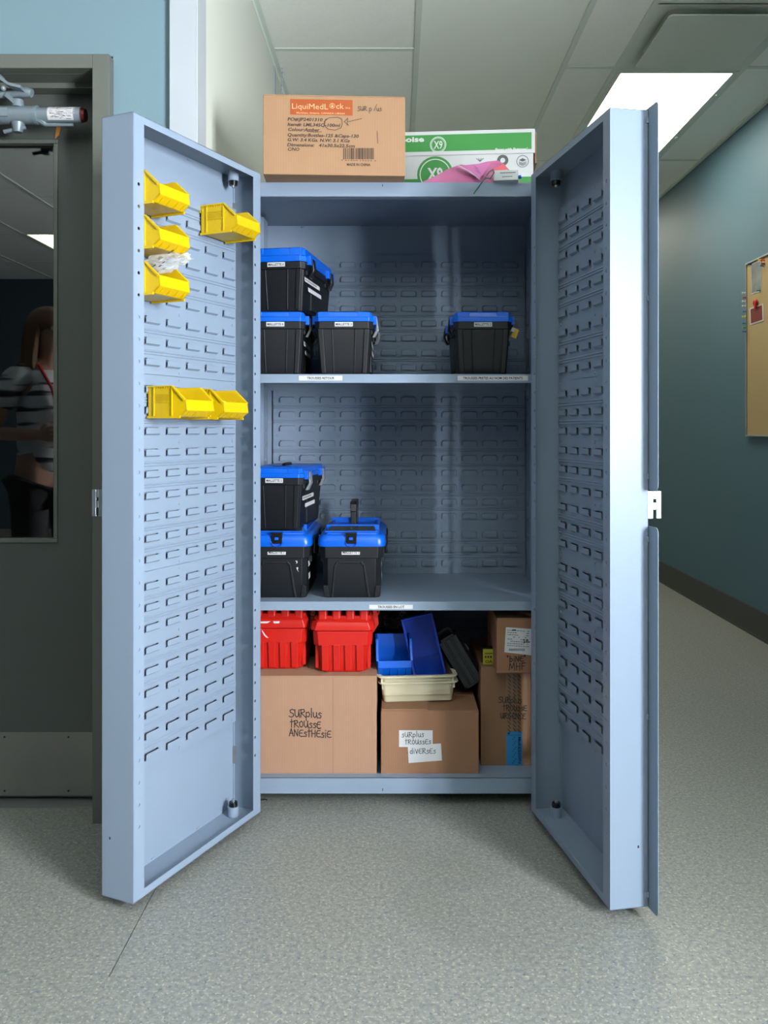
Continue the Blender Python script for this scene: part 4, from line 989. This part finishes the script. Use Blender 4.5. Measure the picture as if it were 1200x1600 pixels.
tray('upper cream plastic tray of two, holding the blue bins', TR+.021, 652.5, 2.592, math.radians(5))

def bin_parts(T, w, d, h, m, t=.003, txt=None, lipz=(.54, .20)):
    """hopper bin: back at y=0, front at y=-d; x is across"""
    prof = [(0, 0), (0, h), (-.64*d, h), (-.97*d, lipz[0]*h), (-d, lipz[1]*h), (-.82*d, .0)]
    q = MB()
    for sx in (-1, 1):
        a, c = sorted((sx*w/2, sx*(w/2-t))); q.prism(prof, a, c, 'x')
    q.box(-w/2, w/2, -.82*d, 0, 0, t).box(-w/2, w/2, -t, 0, 0, h)
    q.prism([(-.97*d, lipz[0]*h), (-d, lipz[1]*h), (-d+t, lipz[1]*h), (-.97*d+t, lipz[0]*h)], -w/2, w/2, 'x')
    q.prism([(-d, lipz[1]*h), (-.82*d, 0), (-.82*d+t, t), (-d+t, lipz[1]*h+t)], -w/2, w/2, 'x')
    B = q.build('bin_shell', m, T, bevel=.0008)
    q = MB()
    for sx in (-1, 1):
        x0 = sx*w/2; x1 = sx*(w/2+.004); a, c = sorted((x0, x1))
        q.box(a, c, -.64*d, 0, h-.003, h)                       # top rim
        q.prism([(-.64*d, h), (-.97*d, lipz[0]*h), (-.97*d+.004, lipz[0]*h-.003), (-.64*d, h-.004)], a, c, 'x')
        q.box(a, c, -.84*d, 0, -.004, .002)                    # base rail
        a2, c2 = sorted((x0, sx*(w/2+.0025)))
        for yy in (-.16*d, -.62*d): q.box(a2, c2, yy-.0016, yy+.0016, .002, h-.003)
        q.box(a2, c2, -.62*d, -.16*d, h*.72, h*.74); q.box(a2, c2, -.62*d, -.16*d, h*.46, h*.48)
        for k in range(7): yy = -.18*d-k*.06*d; q.box(a2, c2, yy-.002, yy, h-.006, h-.003)
    for k in range(4):
        xx = -w*.36+k*w*.24; q.prism([(-.985*d, lipz[1]*h-.003), (-.83*d, 0), (-.93*d, .003)], xx-.001, xx+.001, 'x')
    q.box(-w/2, w/2, -.002, .004, h-.010, h-.0); q.box(-w/2, w/2, .002, .005, h-.018, h)   # hanging lip
    q.build('rib', m, T)
    if txt:
        q = MB()
        for sx in (-1,):
            q.text(txt, (sx*(w/2+.0014), -.20*d, h*.52), h*.15, 0, ux=(0, -1, 0) if sx < 0 else (0, 1, 0), bold=.02, width=.36*d)
        q.build('embossed_name', mat('yellow_plastic_dull', (214, 172, 4), .4), T)
    return B
def door_bin(u, z, label):
    # hung on the left door louvers: local -y of the bin points out of the pan (towards -v)
    a = Vector((-.411, -.911)); b_ = Vector((-.911, .411)); H = Vector((-.384, -.082))
    p = H+a*(u-.055)+b_*.0725
    T = thing('storage_bin', label, 'bin', (p.x, p.y, z), math.atan2(.911, .411), 'yellow storage bins on the left door')
    bin_parts(T, .108, .1176, .075, M_YEL, txt='KLETO'); return T
B1 = door_bin(.482, 1.6265, 'yellow hopper bin, topmost of the three near the front edge of the left door')
B2 = door_bin(.482, 1.5235, 'yellow hopper bin holding a small white item, middle of the three in a column')
B3 = door_bin(.482, 1.4165, 'yellow hopper bin with a crumpled clear bag in it, lowest of the three')
B4 = door_bin(.177, 1.6245, 'yellow hopper bin hanging alone near the hinge side of the left door')
B5 = door_bin(.386, 1.134, 'empty yellow hopper bin, nearer of the two side by side on the left door')
B6 = door_bin(.235, 1.133, 'yellow hopper bin filled with small yellow clips, on the left door')
def at(T, x, y, z): return Matrix.Translation(T.location) @ Matrix.Rotation(T.rotation_euler.z, 4, 'Z') @ Vector((x, y, z))
# contents
q = MB().loft([rrect(.03, .05, .004, 0), rrect(.03, .05, .004, .014)])
tag(q.build('small_box', M_PAPER, loc=at(B2, .01, -.075, .034), rot=(.3, 0, B2.rotation_euler.z)), 'small white item inside the middle yellow bin', 'small box')
rnd = random.Random(9)
for k in range(9):
    q = MB().box(-.010, .010, -.0025, .0025, 0, .002).tube([(-.010, 0, .001), (-.014, 0, .005)], .0025, 6)
    lb = 'small yellow plastic clip in the right yellow bin of the lower pair'
    o = q.build('clip', mat('pale_yellow_clip', (236, 214, 90), .4), loc=at(B6, rnd.uniform(-.035, .035), rnd.uniform(-.095, -.04), .030+.002*k), rot=(rnd.uniform(-.5, .5), rnd.uniform(-.6, .4), rnd.uniform(0, 3)))
    tag(o, lb, 'clip', 'yellow clips in the bin')
# crumpled clear bag
me = bmesh.new(); bmesh.ops.create_icosphere(me, subdivisions=4, radius=1)
for v_ in me.verts:
    c = v_.co; n_ = noise.noise(c*2.6)*.42+noise.noise(c*6.5)*.24
    d_ = abs(noise.noise(c*4+Vector((3, 1, 7))))*.3
    v_.co = Vector((c.x*.062, c.y*.026, c.z*.021))*(1+n_-d_)
mesh_ = bpy.data.meshes.new('clear_bag'); me.to_mesh(mesh_); me.free(); mesh_.materials.append(M_CLEAR)
o = bpy.data.objects.new('clear_bag', mesh_); COL.objects.link(o)
p = at(B3, .018, -.066, .083); o.location = p; o.rotation_euler = (0, -.28, .15)
tag(o, 'crumpled clear plastic bag sticking out of the lowest yellow bin of the column', 'bag')
q = MB()
for k, (a, z_) in enumerate([(-.030, -.010), (-.022, -.008), (-.010, -.012), (.0, -.006), (.018, .012), (.027, .015)]):
    q.add([(a, -.0285, z_), (a+.007, -.0290, z_+.002), (a+.007, -.0290, z_+.004), (a, -.0285, z_+.0025)], [(0,1,2,3)])
q.build('bag_print', M_INK, o)

# blue bins
T = thing('storage_bin', 'small blue hopper bin standing in the cream trays', 'bin', (X_(613, 2.70), 2.70+CAMY, Z_(1058, 2.60)+.001), math.radians(4), 'blue bins under the lower shelf')
bin_parts(T, .102, .11, .108, M_BLUE, lipz=(.46, .28))
# large blue bin standing on its back end, opening towards the room
T = thing('storage_bin', 'long dark blue bin standing on end, leaning between the small bin and black case', 'bin', (X_(678, 2.61), .115, TR+.024), rot=(math.radians(-7), math.radians(-13), 0), group='blue bins under the lower shelf')
q = MB(); W, DD, HH, t = .092, .075, .232, .003
q.box(-W/2, W/2, DD-t, DD, 0, HH)
q.prism([(0, 0), (.006, HH*.3), (.0, HH), (DD, HH), (DD, 0)], -W/2, -W/2+t, 'x'); q.prism([(0, 0), (.006, HH*.3), (.0, HH), (DD, HH), (DD, 0)], W/2-t, W/2, 'x')
q.box(-W/2, W/2, 0, DD, 0, t).box(-W/2, W/2, .012, DD, HH-t, HH)
q.build('bin_shell', M_DBLUE, T, bevel=.001)
q = MB(); 
for sx in (-1, 1): a, c = sorted((sx*W/2, sx*(W/2+.003))); q.box(a, c, -.001, .004, 0, HH)
q.box(-W/2+t, W/2-t, DD-.012, DD-t, HH*.42, HH*.43)
q.build('rib', M_DBLUE, T)
# black case
T = thing('black_case', 'slim black grooved plastic case leaning behind the blue bin', 'case', (X_(741, 2.66), .150, TR+.036), rot=(math.radians(-4), math.radians(-31), 0))
q = MB(); W, DD, HH = .076, .055, .170
q.loft([crect(W-.01, DD, .01, 0), crect(W, DD, .012, .006), crect(W, DD, .012, HH-.01), crect(W-.012, DD, .012, HH)])
for k in (-1, 0, 1): q.box(k*.022-.0085, k*.022+.0085, -.003, .002, .006, HH-.008)
q.build('case_shell', mat('dark_slate_plastic', (26, 32, 36), .38), T, bevel=.002)
q = MB(); q.tube([(-.022, .02, HH-.001), (-.022, .02, HH+.014), (-.015, .02, HH+.02), (.015, .02, HH+.02), (.022, .02, HH+.014), (.022, .02, HH-.001)], .005, 8); q.build('handle', M_BLK, T)
q = MB(); 
for z_ in (.03, .11): q.box(W/2-.002, W/2+.004, .012, .04, z_-.012, z_+.012)
q.build('latch', M_BLKG, T, bevel=.001)
# black bubble pouch behind
q = MB(); nx, nz = 26, 26; W, HH = .165, .19
m_bb = mat('black_bubble_film', (34, 42, 50), .22, var=.3, scale=60)
g_ = []
for side in (0, 1):
    g_ = []
    for j in range(nz):
        for i in range(nx):
            x = W*i/(nx-1); z_ = HH*j/(nz-1); e_ = min(1, 5*min(i/(nx-1), 1-i/(nx-1), j/(nz-1)*1.5+.05, 1-j/(nz-1)))
            y = (1-2*side)*-.014*e_+noise.noise(Vector((x*25, z_*25, side)))*.008*e_
            g_.append((x, y, z_))
    q.add(g_, [(j*nx+i, j*nx+i+1, (j+1)*nx+i+1, (j+1)*nx+i) for j in range(nz-1) for i in range(nx-1)])
    if side == 0: front = list(g_)
PB = thing('bubble_pouch', 'black bubble wrap pouch standing behind the small blue bin', 'pouch', (X_(586, 2.86), 2.86+CAMY, BZ+.298), rot=(math.radians(-6), 0, 0))
q.build('pouch_film', m_bb, PB, smooth=60)
q = MB()
for j in range(1, 19):
    for i in range(1, 17):
        ii = min(nx-1, int(i*25/17+(j % 2)*.7)); jj = min(nz-1, int(j*25/19)); c = front[jj*nx+ii]
        x = W*(i+.5*(j % 2))/17.5; 
        q.tube([(x, c[1]+.001, HH*j/19.5), (x, c[1]-.0022, HH*j/19.5), (x, c[1]-.0034, HH*j/19.5)], [.0042, .0036, .0014], 7)
bo = q.build('bubbles', m_bb, PB, smooth=80); bo['kind'] = 'stuff'

# cable tie loop on the floor
q = MB(); q.tube([(.012*math.cos(t*.5)*(1 if t < 9 else 1.3), .006*math.sin(t*.5), .003+.0004*t) for t in range(11)]+[(-.012, -.002, .004), (-.022, -.004, .003)], .0013, 6)
p = P(411, 1252, 2.545)
tag(q.build('wire_loop', M_BLK, loc=(p.x, p.y, 0.0)), 'tiny black wire loop on the floor below the left cabinet door', 'wire')

# ------------------------------------------------------------------ person whose reflection shows in the door glass
def skinned(name, chains, m, parent, root=0, sub=2):
    """chains: lists of (key, (x,y,z), r); a repeated key reuses the joint"""
    bm = bmesh.new(); sk = bm.verts.layers.skin.verify(); idx = {}
    for ch in chains:
        prev = None
        for key, co, r_ in ch:
            if key in idx: v_ = idx[key]
            else:
                v_ = bm.verts.new(co); rr = r_ if isinstance(r_, tuple) else (r_, r_); v_[sk].radius = rr; v_[sk].use_root = len(idx) == root; idx[key] = v_
            if prev is not None and not bm.edges.get((prev, v_)): bm.edges.new((prev, v_))
            prev = v_
    me = bpy.data.meshes.new(name); bm.to_mesh(me); bm.free(); me.materials.append(m)
    o = bpy.data.objects.new(name, me); COL.objects.link(o); o.parent = parent
    sm = o.modifiers.new('skin', 'SKIN'); sm.use_smooth_shade = True
    ss = o.modifiers.new('sub', 'SUBSURF'); ss.levels = sub; ss.render_levels = sub
    return o
M_SKIN = mat('skin', (206, 158, 132), .5, var=.05)
M_HAIR = mat('light_brown_hair', (128, 92, 62), .45, var=.35, scale=60)
M_TROU = mat('black_trousers', (26, 26, 30), .8)
def striped():
    m = mat('grey_white_striped_shirt', (206, 206, 208), .8, var=.03); nt = m.node_tree; N = nt.nodes; L = nt.links
    tc = N.new('ShaderNodeTexCoord'); mp = N.new('ShaderNodeMapping'); mp.inputs['Scale'].default_value = (2.2, 2.2, 26); L.new(tc.outputs['Object'], mp.inputs[0])
    n = N.new('ShaderNodeTexNoise'); n.inputs['Scale'].default_value = 1; n.inputs['Detail'].default_value = 2; L.new(mp.outputs[0], n.inputs['Vector'])
    r = N.new('ShaderNodeMapRange'); r.inputs[1].default_value = .54; r.inputs[2].default_value = .60; L.new(n.outputs['Fac'], r.inputs[0])
    x = N.new('ShaderNodeMix'); x.data_type = 'RGBA'; x.inputs[6].default_value = lin((214, 214, 216))+(1,); x.inputs[7].default_value = lin((50, 50, 58))+(1,)
    L.new(r.outputs[0], x.inputs[0]); L.new(x.outputs[2], N['Principled BSDF'].inputs['Base Color']); return m
PT = thing('person', 'person in striped grey shirt with red lanyard, reflected in the grey door glass', 'person', (-1.65, -1.42, 0), math.radians(40))
def fingers(side, wr, d):
    out = []; w_ = Vector(wr); d = Vector(d).normalized(); sd = Vector((0, 0, 1)).cross(d).normalized()
    palm = w_+d*.055
    for k, (off, ln) in enumerate(((-.028, .062), (-.009, .072), (.010, .066), (.027, .052))):
        a = palm+Vector((0, 0, -off)); b_ = a+d*.022; c = b_+d*ln*.5+sd*-.012*side; e = c+d*ln*.25+sd*-.03*side
        out.append([(side*100+1, tuple(palm), .02), (side*1000+k*10+1, tuple(a+d*.012), .010), (side*1000+k*10+2, tuple(c), .0085), (side*1000+k*10+3, tuple(e), .0075)])
    th = w_+d*.02+Vector((0, 0, .02)); out.append([(side*100+1, tuple(palm), .02), (side*2000+1, tuple(th+Vector((0, 0, .012))+d*.02), .0105), (side*2000+2, tuple(th+Vector((0, 0, .026))+d*.045), .009)])
    return out
sh = {}
ch = [[('pel', (0,0,.92), (.12,.14)), ('sp', (0,0,1.07), (.10,.12)), ('ch', (.01,0,1.25), (.105,.14)), ('nb', (0,0,1.385), (.055,.07)), ('nk', (.01,0,1.44), .047), ('h0', (.025,0,1.50), .064), ('h1', (.028,0,1.56), .080), ('h2', (.02,0,1.62), .070), ('h3', (.02,0,1.655), .035)]]
for s_, el, wr, d_ in ((1, (-.05, .245, 1.09), (.10, .12, 1.08), (.8, -.5, .05)), (-1, (-.01, -.235, 1.08), (.20, -.10, 1.06), (.9, .4, .05))):
    k = 'L' if s_ > 0 else 'R'
    ch.append([('nb', 0, 0), (k+'s', (-.005, s_*.165, 1.35), .052), (k+'e', el, .038), (k+'w', wr, .026), (s_*100+1, tuple(Vector(wr)+Vector(d_).normalized()*.055), .02)])
    ch += fingers(s_, wr, d_)
    ch.append([('pel', 0, 0), (k+'h', (0, s_*.09, .86), .085), (k+'k', (.02, s_*.10, .48), .055), (k+'a', (-.02, s_*.11, .10), .036), (k+'t', (.10, s_*.12, .04), .03)])
skinned('body', ch, M_SKIN, PT)
skinned('shirt', [[('a', (0,0,.86), (.135,.165)), ('b', (0,0,1.05), (.125,.145)), ('c', (.01,0,1.25), (.125,.16)), ('d', (0,0,1.37), (.075,.09))],
                  [('d', 0, 0), ('ls', (-.005,.165,1.345), .066), ('le', (-.032,.215,1.19), .060)], [('d', 0, 0), ('rs', (-.005,-.165,1.345), .066), ('re', (-.01,-.21,1.19), .060)]], striped(), PT)
skinned('trousers', [[('a', (0,0,.94), (.125,.15)), ('l', (0,.09,.84), .098), ('lk', (.02,.10,.48), .072), ('la', (-.02,.11,.13), .058)], [('a', 0, 0), ('r', (0,-.09,.84), .098), ('rk', (.02,-.10,.48), .072), ('ra', (-.02,-.11,.13), .058)]], M_TROU, PT)
for s_ in (-1, 1):
    skinned('shoe', [[('a', (-.04, s_*.11, .045), .040), ('b', (.06, s_*.115, .038), .038), ('c', (.15, s_*.12, .032), .030)]], M_BLK, PT)
    MB().ball((.100, s_*.030, 1.575), .011, 0, 8).build('eye', M_PAPER, PT); MB().ball((.016, s_*.082, 1.56), .018, 0, 8, (.8, .4, 1.4)).build('ear', M_SKIN, PT)
MB().loft([[(.098, -.008, 1.578), (.098, .008, 1.578), (.085, .012, 1.57), (.085, -.012, 1.57)], [(.125, -.014, 1.542), (.125, .014, 1.542), (.08, .018, 1.538), (.08, -.018, 1.538)]]).build('nose', M_SKIN, PT, bevel=.004)
MB().ball((.094, 0, 1.515), .02, 0, 8, (.5, 1.1, .35)).build('mouth', mat('lips', (170, 90, 84), .5), PT)
q = MB(); q.ball((.0, 0, 1.60), .098, 0, 14, (1.02, .98, .90))
rnd = random.Random(4)
for k in range(46):
    t = math.radians(60+240*k/45); rr = .088; x_, y_ = rr*math.cos(t), rr*math.sin(t)
    q.tube([(x_*.8, y_*.8, 1.64), (x_*1.08, y_*1.08, 1.56), (x_*1.12+rnd.uniform(-.012, .012), y_*1.15, 1.48), (x_*1.15+rnd.uniform(-.02, .02), y_*1.2+rnd.uniform(-.015, .015), 1.40+rnd.uniform(-.03, .02)), (x_*1.0, y_*1.1, 1.34+rnd.uniform(-.03, .03))], [.012, .018, .017, .013, .004], 6)
q.build('hair', M_HAIR, PT)
q = MB()
for s_ in (-1, 1): q.tube([(-.05, s_*.05, 1.43), (.06, s_*.075, 1.40), (.125, s_*.05, 1.30), (.140, s_*.012, 1.16)], .008, 6)
q.build('lanyard', mat('red_lanyard', (206, 24, 28), .5), PT)
MB().box(.139, .143, -.03, .03, 1.07, 1.16).build('badge', M_PAPER, PT, bevel=.001)
